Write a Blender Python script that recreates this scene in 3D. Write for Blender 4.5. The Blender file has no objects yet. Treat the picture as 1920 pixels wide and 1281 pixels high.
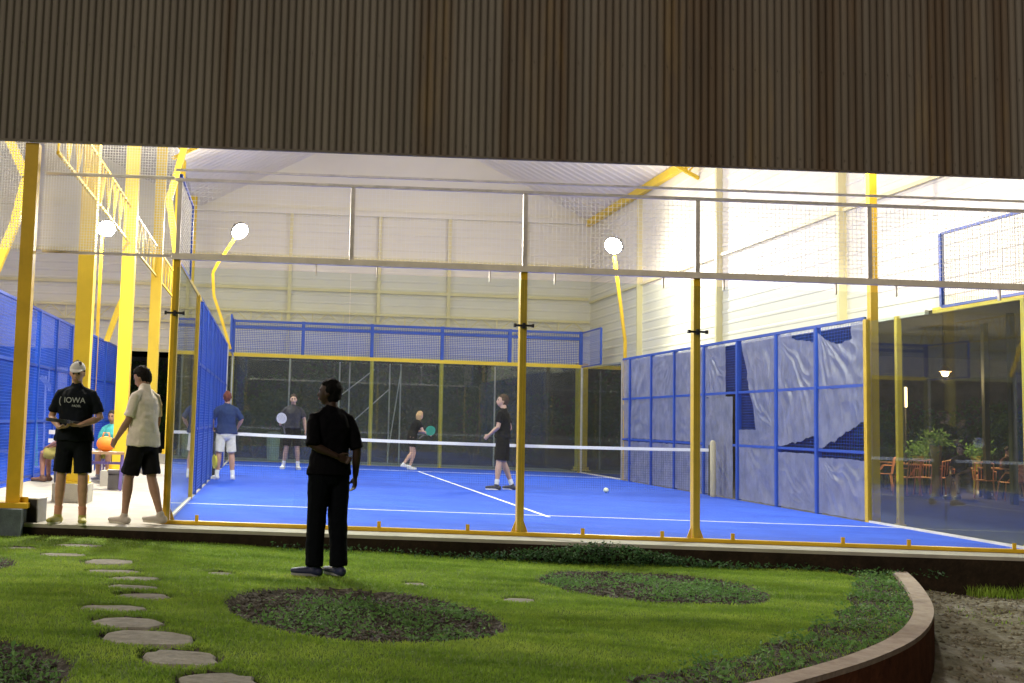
import bpy, bmesh, math, random
import numpy as np
from mathutils import Vector, Matrix, noise
R = math.radians
PI = math.pi
rnd = random.Random(7)
S = bpy.context.scene

# ------------------------------------------------------------------ camera
F, CX, CY, ROLL, PITCH, YAW = 2179.8, 535.85, 583.22, 0.0353, 0.0936, 0.0103
CAM = Vector((1.1312, -13.2473, 1.1959))
cr, sr = math.cos(ROLL), math.sin(ROLL)
cp, sp = math.cos(PITCH), math.sin(PITCH)
RZ = Matrix.Rotation(-YAW, 3, 'Z')
r0, f0, u0 = Vector((1, 0, 0)), Vector((0, cp, sp)), Vector((0, -sp, cp))
ax_r, ax_u, ax_f = RZ @ (cr*r0 + sr*u0), RZ @ (-sr*r0 + cr*u0), RZ @ f0
cam = bpy.data.cameras.new('camera')
co = bpy.data.objects.new('camera', cam)
S.collection.objects.link(co)
m = Matrix((ax_r, ax_u, -ax_f)).transposed().to_4x4()
m.translation = CAM
co.matrix_world = m
cam.sensor_width = 36
cam.lens = F*36/1920
cam.shift_x = (960-CX)/1920
cam.shift_y = (CY-640.5)/1920
cam.clip_start = .05
cam.clip_end = 1000
S.camera = co

def at(u, v, x=None, y=None, z=None):
    """point seen at photo pixel (u, v) on the plane x=, y= or z="""
    a, b = (u-CX)/F, -(v-CY)/F
    d = ax_f + ax_r*a + ax_u*b
    if x is not None: t = (x-CAM.x)/d.x
    elif y is not None: t = (y-CAM.y)/d.y
    else: t = (z-CAM.z)/d.z
    return CAM + d*t

# ------------------------------------------------------------------ world, lights, exposure
W = bpy.data.worlds.new('World')
S.world = W
W.use_nodes = True
nt = W.node_tree
sky = nt.nodes.new('ShaderNodeTexSky')
sky.sky_type = 'NISHITA'
sky.sun_disc = False
sky.sun_elevation = R(-4)
sky.sun_rotation = R(200)
nt.links.new(sky.outputs[0], nt.nodes['Background'].inputs[0])
nt.nodes['Background'].inputs[1].default_value = 0.02
sun = bpy.data.lights.new('moon_and_street_glow', 'SUN')
sun.energy = 1.2
sun.angle = R(25)
sun.color = (1, .86, .70)
so = bpy.data.objects.new('moon_and_street_glow', sun)
so.rotation_euler = (R(62), 0, R(-38))
S.collection.objects.link(so)
S.view_settings.view_transform = 'Standard'
S.view_settings.look = 'None'
S.view_settings.exposure = 0.2
S.view_settings.gamma = 1
S.cycles.use_denoising = True
try: S.cycles.denoiser = 'OPENIMAGEDENOISE'
except Exception: pass
S.cycles.max_bounces = 8
S.cycles.diffuse_bounces = 5
S.cycles.transparent_max_bounces = 64
S.cycles.sample_clamp_indirect = 6
S.cycles.caustics_reflective = False
S.cycles.caustics_refractive = False

# ------------------------------------------------------------------ materials
def mat(name):
    m = bpy.data.materials.new(name)
    m.use_nodes = True
    return m, m.node_tree, m.node_tree.nodes['Principled BSDF']

def nz(nt, scale, detail=4, vec=None, rough=.6):
    n = nt.nodes.new('ShaderNodeTexNoise')
    n.inputs['Scale'].default_value = scale
    n.inputs['Detail'].default_value = detail
    n.inputs['Roughness'].default_value = rough
    if vec is None:
        g = nt.nodes.new('ShaderNodeNewGeometry')
        vec = g.outputs['Position']
    nt.links.new(vec, n.inputs['Vector'])
    return n.outputs['Fac']

def ramp(nt, fac, stops):
    r = nt.nodes.new('ShaderNodeValToRGB')
    el = r.color_ramp.elements
    while len(el) < len(stops): el.new(.5)
    for e, (p, c) in zip(el, stops):
        e.position = p
        e.color = tuple(c)+(1,)
    nt.links.new(fac, r.inputs[0])
    return r.outputs[0]

def scaled_pos(nt, sc):
    g = nt.nodes.new('ShaderNodeNewGeometry')
    v = nt.nodes.new('ShaderNodeVectorMath')
    v.operation = 'MULTIPLY'
    v.inputs[1].default_value = sc
    nt.links.new(g.outputs['Position'], v.inputs[0])
    return v.outputs[0]

def simple(name, col, rough=.5, metal=0, var=.18, scale=4, bump=0, bscale=60, spec=.5):
    m, nt, b = mat(name)
    c = Vector(col)
    f = nz(nt, scale)
    nt.links.new(ramp(nt, f, [(.3, c*(1-var)), (.7, [min(1, x) for x in c*(1+var)])]), b.inputs['Base Color'])
    b.inputs['Roughness'].default_value = rough
    b.inputs['Metallic'].default_value = metal
    b.inputs['Specular IOR Level'].default_value = spec
    if bump:
        bp = nt.nodes.new('ShaderNodeBump')
        bp.inputs['Strength'].default_value = bump
        bp.inputs['Distance'].default_value = .02
        nt.links.new(nz(nt, bscale), bp.inputs['Height'])
        nt.links.new(bp.outputs[0], b.inputs['Normal'])
    return m

def emis(name, col, s):
    m, nt, b = mat(name)
    b.inputs['Base Color'].default_value = (.8, .8, .8, 1)
    b.inputs['Emission Color'].default_value = tuple(col)+(1,)
    b.inputs['Emission Strength'].default_value = s
    return m

M = {}
M['yellow'] = simple('yellow_paint', (.70, .44, .015), .42, var=.12, scale=3)
M['yellow_hall'] = simple('hall_yellow_paint', (.78, .55, .03), .45, var=.08, scale=2)
M['pale_yellow'] = simple('glare_paled_yellow_paint', (.80, .73, .42), .5, var=.05, scale=2)  # hall yellow with the washed-out glare mixed into its colour
M['blue'] = simple('blue_paint', (.012, .07, .42), .4, var=.1, scale=3)
M['blue_wire'] = simple('blue_wire', (.015, .09, .55), .45, var=.1, scale=2)
M['galv'] = simple('galvanised_steel', (.66, .62, .60), .45, .4, var=.15, scale=6)
M['beige_rail'] = simple('front_lit_rail', (.80, .74, .66), .5, .1, var=.12, scale=4)  # paler base imitates light falling on the outer side of the rails
M['grey_wire'] = simple('grey_wire', (.62, .60, .57), .5, .2, var=.05)
M['white_cord'] = None
M['clad_in'] = simple('white_cladding', (.82, .79, .68), .55, var=.03, scale=.6)
M['roof_in'] = simple('white_roof_sheet', (.82, .78, .70), .55, var=.03, scale=.6)
M['concrete'] = simple('concrete', (.40, .38, .33), .85, var=.14, scale=3, bump=.3)
M['black_steel'] = simple('dark_steel', (.02, .02, .022), .5, var=.2)
M['white_paint'] = simple('white_paint', (.78, .78, .78), .5, var=.04)
M['white_tape'] = simple('white_tape', (.86, .86, .88), .7, var=.02)
M['black_net'] = simple('black_net_cord', (.02, .02, .02), .8, var=.1)

M['bark'] = simple('bark', (.09, .07, .05), .9, var=.3, scale=20)

def m_fascia():
    m, nt, b = mat('rusty_corrugated_fascia')
    base = ramp(nt, nz(nt, 1.0, 4, scaled_pos(nt, (2.2, .3, .25))), [(.3, (.135, .118, .098)), (.7, (.185, .165, .138))])
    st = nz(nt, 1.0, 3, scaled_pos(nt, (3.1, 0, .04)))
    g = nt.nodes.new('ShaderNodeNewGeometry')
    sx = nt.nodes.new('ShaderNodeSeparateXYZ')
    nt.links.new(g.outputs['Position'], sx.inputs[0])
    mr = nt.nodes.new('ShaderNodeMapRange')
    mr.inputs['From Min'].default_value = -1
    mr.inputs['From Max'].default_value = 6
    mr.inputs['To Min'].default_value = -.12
    mr.inputs['To Max'].default_value = .15  # rust thickens rightwards, also painting in the light falling off on that side
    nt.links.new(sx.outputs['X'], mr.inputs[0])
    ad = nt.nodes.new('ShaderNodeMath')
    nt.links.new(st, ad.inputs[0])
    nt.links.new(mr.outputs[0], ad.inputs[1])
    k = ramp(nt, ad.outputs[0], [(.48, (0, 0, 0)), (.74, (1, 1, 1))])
    rust_and_falloff = ramp(nt, nz(nt, 1.0, 5, scaled_pos(nt, (4, 1, .6))), [(.35, (.085, .062, .042)), (.55, (.105, .07, .042)), (.72, (.18, .115, .035))])
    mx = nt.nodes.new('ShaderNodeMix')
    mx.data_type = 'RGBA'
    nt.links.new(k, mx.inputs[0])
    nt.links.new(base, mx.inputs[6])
    nt.links.new(rust_and_falloff, mx.inputs[7])
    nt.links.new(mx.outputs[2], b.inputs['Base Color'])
    b.inputs['Roughness'].default_value = .75
    return m
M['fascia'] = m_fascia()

def m_turf():
    m, nt, b = mat('blue_court_turf')
    a = ramp(nt, nz(nt, .5, 4), [(.35, (.022, .09, .62)), (.65, (.034, .12, .74))])
    c = nz(nt, 160, 2)
    s2 = ramp(nt, nz(nt, 1.0, 6, scaled_pos(nt, (1.6, 3.2, 1)), .7), [(.35, (.70, .73, .80)), (.62, (1, 1, 1))])
    m0 = nt.nodes.new('ShaderNodeMix'); m0.data_type = 'RGBA'; m0.blend_type = 'MULTIPLY'; m0.inputs[0].default_value = 1
    nt.links.new(a, m0.inputs[6]); nt.links.new(s2, m0.inputs[7]); a = m0.outputs[2]
    mx = nt.nodes.new('ShaderNodeMix')
    mx.data_type = 'RGBA'
    mx.blend_type = 'MULTIPLY'
    mx.inputs[0].default_value = .35
    nt.links.new(a, mx.inputs[6])
    nt.links.new(ramp(nt, c, [(.35, (.5, .5, .5)), (.6, (1, 1, 1))]), mx.inputs[7])
    nt.links.new(mx.outputs[2], b.inputs['Base Color'])
    b.inputs['Roughness'].default_value = .9
    b.inputs['Specular IOR Level'].default_value = .2
    return m
M['turf'] = m_turf()

def m_glass(name, tint=(.93, .97, .95), dirt=.03, f0=.045):
    m = bpy.data.materials.new(name)
    m.use_nodes = True
    nt = m.node_tree
    nt.nodes.clear()
    out = nt.nodes.new('ShaderNodeOutputMaterial')
    tr = nt.nodes.new('ShaderNodeBsdfTransparent')
    tr.inputs[0].default_value = tuple(tint)+(1,)
    gl = nt.nodes.new('ShaderNodeBsdfGlossy')
    gl.inputs['Roughness'].default_value = .015
    df = nt.nodes.new('ShaderNodeBsdfDiffuse')
    df.inputs[0].default_value = (.7, .7, .72, 1)
    lw = nt.nodes.new('ShaderNodeLayerWeight')
    lw.inputs['Blend'].default_value = .5
    p = nt.nodes.new('ShaderNodeMath'); p.operation = 'POWER'; p.inputs[1].default_value = 4.5
    nt.links.new(lw.outputs['Facing'], p.inputs[0])
    ma = nt.nodes.new('ShaderNodeMath'); ma.operation = 'MULTIPLY_ADD'
    ma.inputs[1].default_value = 1-f0; ma.inputs[2].default_value = f0
    nt.links.new(p.outputs[0], ma.inputs[0])
    m1 = nt.nodes.new('ShaderNodeMixShader')
    nt.links.new(ma.outputs[0], m1.inputs[0])
    nt.links.new(tr.outputs[0], m1.inputs[1])
    nt.links.new(gl.outputs[0], m1.inputs[2])
    m2 = nt.nodes.new('ShaderNodeMixShader')
    d = ramp(nt, nz(nt, 1.4, 5), [(.4, (dirt*.8,)*3), (.75, (dirt*1.2,)*3)])
    nt.links.new(d, m2.inputs[0])
    nt.links.new(m1.outputs[0], m2.inputs[1])
    nt.links.new(df.outputs[0], m2.inputs[2])
    nt.links.new(m2.outputs[0], out.inputs[0])
    return m
M['glass'] = m_glass('tempered_glass')
M['glass_side'] = m_glass('clean_side_glass', (.90, .96, .93), .010)
M['glass_rear'] = m_glass('hazed_rear_glass', (.80, .90, .90), .035)  # grey haze mixed in to lift the dark behind the panes

def m_film():
    m = bpy.data.materials.new('clear_plastic_film')
    m.use_nodes = True
    nt = m.node_tree
    nt.nodes.clear()
    out = nt.nodes.new('ShaderNodeOutputMaterial')
    tr = nt.nodes.new('ShaderNodeBsdfTransparent')
    tr.inputs[0].default_value = (.86, .86, .9, 1)
    b = nt.nodes.new('ShaderNodeBsdfPrincipled')
    nt.links.new(ramp(nt, nz(nt, 1.1, 4), [(.3, (.27, .30, .48)), (.7, (.38, .39, .54))]), b.inputs['Base Color'])
    b.inputs['Roughness'].default_value = .38
    b.inputs['Specular IOR Level'].default_value = .8
    bp = nt.nodes.new('ShaderNodeBump')
    bp.inputs['Strength'].default_value = .35
    bp.inputs['Distance'].default_value = .02
    nt.links.new(nz(nt, 1.0, 5, scaled_pos(nt, (9, 9, 2.0))), bp.inputs['Height'])
    nt.links.new(bp.outputs[0], b.inputs['Normal'])
    mx = nt.nodes.new('ShaderNodeMixShader')
    nt.links.new(ramp(nt, nz(nt, 3.5, 5), [(.3, (.45,)*3), (.7, (.68,)*3)]), mx.inputs[0])
    nt.links.new(tr.outputs[0], mx.inputs[1])
    nt.links.new(b.outputs[0], mx.inputs[2])
    nt.links.new(mx.outputs[0], out.inputs[0])
    return m
M['film'] = m_film()

def m_ground(name, stops, scale, bump, dark=None, bs=18):
    m, nt, b = mat(name)
    nt.links.new(ramp(nt, nz(nt, scale, 6, rough=.7), stops), b.inputs['Base Color'])
    b.inputs['Roughness'].default_value = .95
    b.inputs['Specular IOR Level'].default_value = .15
    bp = nt.nodes.new('ShaderNodeBump')
    bp.inputs['Strength'].default_value = bump
    bp.inputs['Distance'].default_value = .05
    nt.links.new(nz(nt, bs, 6), bp.inputs['Height'])
    nt.links.new(bp.outputs[0], b.inputs['Normal'])
    return m
M['lawn'] = m_ground('lawn_thatch', [(.3, (.10, .16, .03)), (.6, (.17, .26, .045)), (.8, (.22, .28, .07))], 2.5, .6, bs=40)
M['soil'] = m_ground('dark_soil', [(.3, (.03, .027, .022)), (.5, (.075, .064, .052)), (.72, (.24, .22, .19))], 22, 1.0)
M['dirt'] = m_ground('dry_dirt', [(.3, (.10, .085, .055)), (.5, (.20, .18, .13)), (.68, (.36, .34, .30))], 3.2, 1.0, bs=7)
M['stone'] = m_ground('grey_flagstone', [(.3, (.22, .21, .18)), (.6, (.34, .32, .28)), (.8, (.42, .39, .35))], 9, .5)
M['paving'] = m_ground('dark_paving', [(.3, (.05, .05, .055)), (.7, (.09, .085, .085))], 2, .2)
M['slabface'] = m_ground('shaded_plinth', [(.3, (.014, .010, .007)), (.55, (.03, .021, .014)), (.8, (.06, .036, .022))], 4, .5)  # shade on the slab front is put into this very dark colour
M['kerb_top'] = m_ground('kerb_mortar', [(.3, (.36, .28, .24)), (.6, (.50, .42, .36)), (.8, (.58, .52, .46))], 7, .4)
M['kerb_side'] = m_ground('red_clay_kerb', [(.3, (.10, .035, .02)), (.6, (.19, .07, .035)), (.8, (.25, .11, .06))], 5, .4)

def streaks(nt, col):
    """patchy growth: long darker bands where the turf is thicker"""
    a = nz(nt, 1.0, 5, scaled_pos(nt, (.55, 2.1, 1)), .65)
    mx = nt.nodes.new('ShaderNodeMix'); mx.data_type = 'RGBA'; mx.blend_type = 'MULTIPLY'; mx.inputs[0].default_value = 1
    nt.links.new(col, mx.inputs[6])
    nt.links.new(ramp(nt, a, [(.36, (.42, .50, .40)), (.50, (.85, .88, .8)), (.66, (1.15, 1.05, 1.3))]), mx.inputs[7])
    return mx.outputs[2]
def m_leaf(name, c1, c2, c3=None, scale=2.2, streak=False):
    m = bpy.data.materials.new(name)
    m.use_nodes = True
    nt = m.node_tree
    b = nt.nodes['Principled BSDF']
    out = nt.nodes['Material Output']
    st = [(.3, c1), (.6, c2)] + ([(.78, c3)] if c3 else [])
    col = ramp(nt, nz(nt, scale, 5, rough=.75), st)
    if streak: col = streaks(nt, col)
    nt.links.new(col, b.inputs['Base Color'])
    b.inputs['Roughness'].default_value = .6
    b.inputs['Specular IOR Level'].default_value = .25
    tl = nt.nodes.new('ShaderNodeBsdfTranslucent')
    nt.links.new(col, tl.inputs[0])
    mx = nt.nodes.new('ShaderNodeMixShader')
    mx.inputs[0].default_value = .4
    nt.links.new(b.outputs[0], mx.inputs[1])
    nt.links.new(tl.outputs[0], mx.inputs[2])
    nt.links.new(mx.outputs[0], out.inputs[0])
    return m
M['white_cord'] = m_leaf('pale_net_cord', (.8, .79, .75), (.85, .84, .8))
M['grass'] = m_leaf('grass_blades', (.20, .34, .045), (.35, .50, .07), (.48, .57, .14), 3, True)
M['weed'] = m_leaf('weed_leaves', (.08, .19, .045), (.18, .34, .10), (.32, .46, .22), 8)
M['leaf_dark'] = m_leaf('dark_leaves', (.02, .055, .02), (.06, .13, .045), None, 2)

def cloth(name, col, var=.15, rough=.85):
    return simple(name, col, rough, var=var, scale=9, bump=.25, bscale=14, spec=.08)

# ------------------------------------------------------------------ mesh builder
class MB:
    def __init__(s): s.v, s.f, s.k = [], [], []
    def add(s, vs, fs, k=0):
        n = len(s.v)
        s.v += [tuple(v) for v in vs]
        s.f += [tuple(i+n for i in f) for f in fs]
        s.k += [k]*len(fs)
        return s
    def box(s, x0, x1, y0, y1, z0, z1, k=0):
        s.add([(x, y, z) for z in (z0, z1) for y in (y0, y1) for x in (x0, x1)],
              [(0, 2, 3, 1), (4, 5, 7, 6), (0, 1, 5, 4), (1, 3, 7, 5), (3, 2, 6, 7), (2, 0, 4, 6)], k)
        return s
    def bar(s, p, q, w, h=None, up=(0, 0, 1), k=0):
        h = w if h is None else h
        p, q = Vector(p), Vector(q)
        t = (q-p).normalized()
        up = Vector(up)
        if abs(t.dot(up)) > .98: up = Vector((0, 1, 0))
        a = t.cross(up).normalized()*w/2
        b = a.cross(t).normalized()*h/2
        vs = [c+i*a+j*b for c in (p, q) for j in (-1, 1) for i in (-1, 1)]
        s.add(vs, [(0, 2, 3, 1), (4, 5, 7, 6), (0, 1, 5, 4), (1, 3, 7, 5), (3, 2, 6, 7), (2, 0, 4, 6)], k)
        return s
    def loft(s, pts, rads, side=(1, 0, 0), n=14, cap=True, k=0, fs0=False, fe=False):
        pts = [Vector(p) for p in pts]
        rads = [(r, r) if isinstance(r, (int, float)) else r for r in rads]
        side = Vector(side)
        N = len(pts)
        rings = []
        for i in range(N):
            t = (pts[min(i+1, N-1)]-pts[max(i-1, 0)]).normalized()
            a = side-t*side.dot(t)
            if a.length < 1e-3: a = Vector((0, 1, 0))-t*t.y
            a.normalize()
            rings.append((pts[i], t, a, t.cross(a), rads[i]))
        full = []
        if cap and not fs0:
            p, t, a, b, r = rings[0]
            e = min(r)
            full += [(p-t*e*.85, a, b, (r[0]*.45, r[1]*.45)), (p-t*e*.5, a, b, (r[0]*.83, r[1]*.83))]
        full += [(p, a, b, r) for p, t, a, b, r in rings]
        if cap and not fe:
            p, t, a, b, r = rings[-1]
            e = min(r)
            full += [(p+t*e*.5, a, b, (r[0]*.83, r[1]*.83)), (p+t*e*.85, a, b, (r[0]*.45, r[1]*.45))]
        vs = []
        for p, a, b, r in full:
            for j in range(n):
                th = 2*PI*j/n
                vs.append(p+a*math.cos(th)*r[0]+b*math.sin(th)*r[1])
        fs = []
        for i in range(len(full)-1):
            for j in range(n):
                fs.append((i*n+j, i*n+(j+1) % n, (i+1)*n+(j+1) % n, (i+1)*n+j))
        fs.append(tuple(range(n-1, -1, -1)))
        fs.append(tuple((len(full)-1)*n+j for j in range(n)))
        s.add(vs, fs, k)
        return s
    def tube(s, pts, r, n=8, k=0):
        return s.loft(pts, [r]*len(pts), n=n, cap=False, k=k)
    def ball(s, c, r, n=12, rot=None, k=0, shape=None):
        c = Vector(c)
        r = (r, r, r) if isinstance(r, (int, float)) else r
        vs, fs = [], []
        m_ = n
        for i in range(1, m_):
            ph = PI*i/m_
            for j in range(2*n):
                th = PI*j/n
                d = Vector((math.sin(ph)*math.cos(th), math.sin(ph)*math.sin(th), math.cos(ph)))
                p = Vector((d.x*r[0], d.y*r[1], d.z*r[2]))
                if shape: p = shape(d, p)
                if rot: p = rot @ p
                vs.append(c+p)
        for sgn in (1, -1):
            d = Vector((0, 0, sgn))
            p = Vector((0, 0, sgn*r[2]))
            if shape: p = shape(d, p)
            if rot: p = rot @ p
            vs.append(c+p)
        T, B = len(vs)-2, len(vs)-1
        w = 2*n
        for i in range(m_-2):
            for j in range(w):
                fs.append((i*w+j, (i+1)*w+j, (i+1)*w+(j+1) % w, i*w+(j+1) % w))
        for j in range(w):
            fs.append((T, j, (j+1) % w))
            fs.append((B, (m_-2)*w+(j+1) % w, (m_-2)*w+j))
        s.add(vs, fs, k)
        return s
    def prism(s, poly, z0, z1, k=0):
        n = len(poly)
        s.add([(x, y, z0) for x, y in poly]+[(x, y, z1) for x, y in poly],
              [tuple(range(n-1, -1, -1)), tuple(range(n, 2*n))]+[(i, (i+1) % n, n+(i+1) % n, n+i) for i in range(n)], k)
        return s
    def mesh(s, name):
        me = bpy.data.meshes.new(name)
        me.from_pydata(s.v, [], s.f)
        return me
    def build(s, name, mats, parent=None, smooth=False, loc=None):
        me = s.mesh(name)
        if not isinstance(mats, (list, tuple)): mats = [mats]
        for x in mats: me.materials.append(x)
        if len(mats) > 1: me.polygons.foreach_set('material_index', s.k)
        if smooth: me.polygons.foreach_set('use_smooth', [True]*len(me.polygons))
        me.update()
        o = bpy.data.objects.new(name, me)
        if loc is not None: o.location = loc
        S.collection.objects.link(o)
        if parent: o.parent = parent
        return o

def tag(o, label=None, cat=None, group=None, kind=None):
    for k, v in (('label', label), ('category', cat), ('group', group), ('kind', kind)):
        if v: o[k] = v
    return o

def empty(name, loc=(0, 0, 0), rz=0, **kw):
    o = bpy.data.objects.new(name, None)
    o.location = loc
    o.rotation_euler = (0, 0, rz)
    o.empty_display_size = .1
    S.collection.objects.link(o)
    return tag(o, **kw)

def copy_thing(o, parent=None):
    c = o.copy()
    S.collection.objects.link(c)
    if parent: c.parent = parent
    for ch in list(o.children): copy_thing(ch, c)
    return c

def arr_mesh(name, verts, faces, mat_, parent=None):
    me = bpy.data.meshes.new(name)
    nv, nf, k = len(verts), len(faces), faces.shape[1]
    me.vertices.add(nv)
    me.vertices.foreach_set('co', verts.astype(np.float32).ravel())
    me.loops.add(nf*k)
    me.loops.foreach_set('vertex_index', faces.astype(np.int32).ravel())
    me.polygons.add(nf)
    me.polygons.foreach_set('loop_start', np.arange(nf, dtype=np.int32)*k)
    me.polygons.foreach_set('loop_total', np.full(nf, k, dtype=np.int32))
    me.update(calc_edges=True)
    me.materials.append(mat_)
    o = bpy.data.objects.new(name, me)
    S.collection.objects.link(o)
    if parent: o.parent = parent
    return o

# ------------------------------------------------------------------ ground
KERB = [(8.02, -.50), (7.74, -1.18), (7.27, -2.21), (6.75, -3.26), (6.21, -4.14), (5.66, -4.89), (5.01, -5.60), (4.45, -6.12), (3.9, -6.6),
        (3.0, -7.2), (2.0, -7.8), (.5, -8.4), (-2, -8.9), (-6, -9.0)]
def smooth_line(P, k=3):
    for _ in range(k):
        Q = [P[0]]
        for a, b in zip(P, P[1:]):
            Q += [(.75*a[0]+.25*b[0], .75*a[1]+.25*b[1]), (.25*a[0]+.75*b[0], .25*a[1]+.75*b[1])]
        Q.append(P[-1])
        P = Q
    return P
KL = np.array(smooth_line(KERB, 2))
LAWN_POLY = np.vstack([KL, [(-14, -9), (-14, -.52)]])
def inside(px, py, poly):
    res = np.zeros(px.shape, bool)
    n = len(poly)
    j = n-1
    for i in range(n):
        xi, yi = poly[i]; xj, yj = poly[j]
        c = ((yi > py) != (yj > py)) & (px < (xj-xi)*(py-yi)/(yj-yi+1e-12)+xi)
        res ^= c
        j = i
    return res
def kdist(px, py):
    d = np.full(px.shape, 1e9)
    for a, b in zip(KL[:-1], KL[1:]):
        ab = b-a
        t = np.clip(((px-a[0])*ab[0]+(py-a[1])*ab[1])/(ab@ab), 0, 1)
        d = np.minimum(d, np.hypot(px-a[0]-t*ab[0], py-a[1]-t*ab[1]))
    return d
BEDS = [(1.88, -4.5, 1.03, 1.22), (4.76, -2.18, 1.05, 1.14), (-.78, -7.1, .92, .95), (-1.38, -2.95, .34, .5)]
def bedf(px, py):
    d = np.full(px.shape, 9.)
    wob = .018*np.sin(px*5+py*3)+.012*np.sin(py*13-px*9)+.01*np.sin(px*31+py*23)
    for cx, cy, rx, ry in BEDS: d = np.minimum(d, np.hypot((px-cx)/rx, (py-cy)/ry)+wob)
    return d
def hz(px, py):
    return np.interp(px, [-2, 0, 2, 4.2, 9], [-.135, -.145, -.195, -.23, -.235]) + .008*np.sin(px*1.7+.4)*np.sin(py*1.3) + .005*np.sin(px*4.1+py*2.2)
def stonef(px, py):
    d = np.full(px.shape, 9.)
    for sx, sy, a, b in STONES: d = np.minimum(d, np.hypot((px-sx)/a, (py-sy)/b))
    return d
def lawn_z(px, py):
    z = hz(px, py)
    z = z - .06*np.clip((1.22-stonef(px, py))/.2, 0, 1)
    b = bedf(px, py)
    z = z - .055*np.clip((1.02-b)/.1, 0, 1) + .05*np.clip(1-b, 0, 1)
    return z
STONES = []
def grid_sheet(name, x0, x1, y0, y1, step, zf, keep, m_):
    xs, ys = np.arange(x0, x1, step), np.arange(y0, y1+step*.5, step)
    X, Y = np.meshgrid(xs, ys)
    Z = zf(X, Y)
    v = np.stack([X, Y, Z], -1).reshape(-1, 3)
    nx, ny = len(xs), len(ys)
    i = (np.arange(ny-1)[:, None]*nx+np.arange(nx-1)).ravel()
    f = np.stack([i, i+1, i+nx+1, i+nx], 1)
    c = v[f].mean(1)
    f = f[keep(c[:, 0], c[:, 1])]
    o = arr_mesh(name, v, f, m_)
    o.data.polygons.foreach_set('use_smooth', [True]*len(f))
    return o
KPOLY = LAWN_POLY
strip = lambda x, y: (kdist(x, y) < .55+.12*np.sin(x*5)*np.sin(y*4)) & (x > 3.2)
# stepping stones
SP = [((205, 1050), (.46, .20), 'pale grey stepping stone with dark lower rim, highest of the stone trail'),
      ((215, 1068), (.46, .10), 'narrow half buried stepping stone second down the stone trail'),
      ((252, 1081), (.44, .12), 'third stepping stone down the trail, long and pale'),
      ((245, 1097), (.42, .12), 'fourth stepping stone down the trail, bright slim one'),
      ((268, 1114), (.42, .16), 'fifth stepping stone down the trail, grey on its right end'),
      ((212, 1136), (.44, .13), 'sixth stepping stone, set furthest left of the trail'),
      ((240, 1162), (.46, .20), 'seventh stepping stone, oval slab above the two big slabs'),
      ((276, 1190), (.54, .26), 'largest stepping stone of the trail, brownish broad slab'),
      ((338, 1227), (.44, .26), 'rounded slab just below the largest stepping stone'),
      ((410, 1275), (.42, .26), 'rough stepping stone cut off by the bottom edge'),
      ((410, 1073), (.27, .15), 'small single flagstone left of the man in black'),
      ((777, 1092), (.22, .10), 'small flagstone between man in black and centre post'),
      ((975, 1122), (.27, .14), 'flagstone sunk in grass between the two planting beds'),
      ((145, 1020), (.50, .10), 'long flat slab nearest to the concrete slab edge'),
      ((118, 1037), (.42, .10), 'pale flat slab below the long one near the slab'),
      ((38, 1025), (.34, .10), 'leftmost flagstone by the yellow corner column'),]
for (p, sz, lb) in SP:
    c = at(p[0], p[1], z=-.215)
    z = float(hz(np.array(c.x), np.array(c.y)))
    c = at(p[0], p[1], z=z+.01)
    if c.y > -.75: c.y = -.75
    hw = sz[0]*.5
    hd = max(.11, sz[1]*.92)
    STONES.append((c.x, c.y, hw*1.0, hd*1.0))
    poly = []
    for k in range(18):
        a = 2*PI*k/18
        rr = 1+rnd.uniform(-.14, .10)
        ca, sa = math.cos(a), math.sin(a)
        e = .75
        poly.append((hw*rr*math.copysign(abs(ca)**e, ca), hd*rr*math.copysign(abs(sa)**e, sa)))
    b = MB()
    N = len(poly)
    vs = [(x, y, -.06) for x, y in poly]+[(x, y, .012) for x, y in poly]+[(x*.94, y*.94, .022) for x, y in poly]+[(x*.5, y*.5, .026+rnd.uniform(-.003, .003)) for x, y in poly]+[(0, 0, .025)]
    fs = []
    for r_ in range(3):
        fs += [(r_*N+i, r_*N+(i+1) % N, (r_+1)*N+(i+1) % N, (r_+1)*N+i) for i in range(N)]
    fs += [(3*N+i, 3*N+(i+1) % N, 4*N) for i in range(N)]
    b.add(vs, fs)
    o = b.build('stepping_stone', M['stone'], loc=(c.x, c.y, z-.028))
    o.rotation_euler = (rnd.uniform(-.02, .02), rnd.uniform(-.02, .02), rnd.uniform(-.12, .12))
    tag(o, lb, 'stepping stone', 'stepping stones in the lawn')

STN = np.array(STONES)
lawn = grid_sheet('lawn', -14, 9, -9.1, -.45, .04, lawn_z, lambda x, y: inside(x, y, KPOLY), M['lawn'])
tag(lawn, kind='structure')
# soil shows through in beds and in the strip behind the kerb
lawn.data.materials.append(M['soil'])
cen = np.zeros(len(lawn.data.polygons)*3)
lawn.data.polygons.foreach_get('center', cen)
cen = cen.reshape(-1, 3)
mi = ((bedf(cen[:, 0], cen[:, 1]) < 1.0) | (stonef(cen[:, 0], cen[:, 1]) < 1.13) | strip(cen[:, 0], cen[:, 1])).astype(np.int32)
lawn.data.polygons.foreach_set('material_index', mi)
def dirt_z(x, y):
    return -.40-.07*(-.5-y)*np.clip((-.5-y), 0, 4)/4 - .0 + .03*np.sin(x*3.1+y)*np.sin(y*2.7) + .014*np.sin(x*9+y*4)*np.sin(y*8-x*2)
dirt = grid_sheet('dirt_yard', 3, 22, -14, -.45, .07, dirt_z, lambda x, y: ~inside(x, y, KPOLY), M['dirt'])
tag(dirt, kind='structure')
tag(MB().box(-400, 400, -400, 400, -1.3, -.95).build('ground', M['dirt']), kind='structure')
tag(MB().box(-16, 10.2, -.5, 23.2, -.9, -.012).build('concrete_slab', [M['concrete']]), kind='structure')
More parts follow.
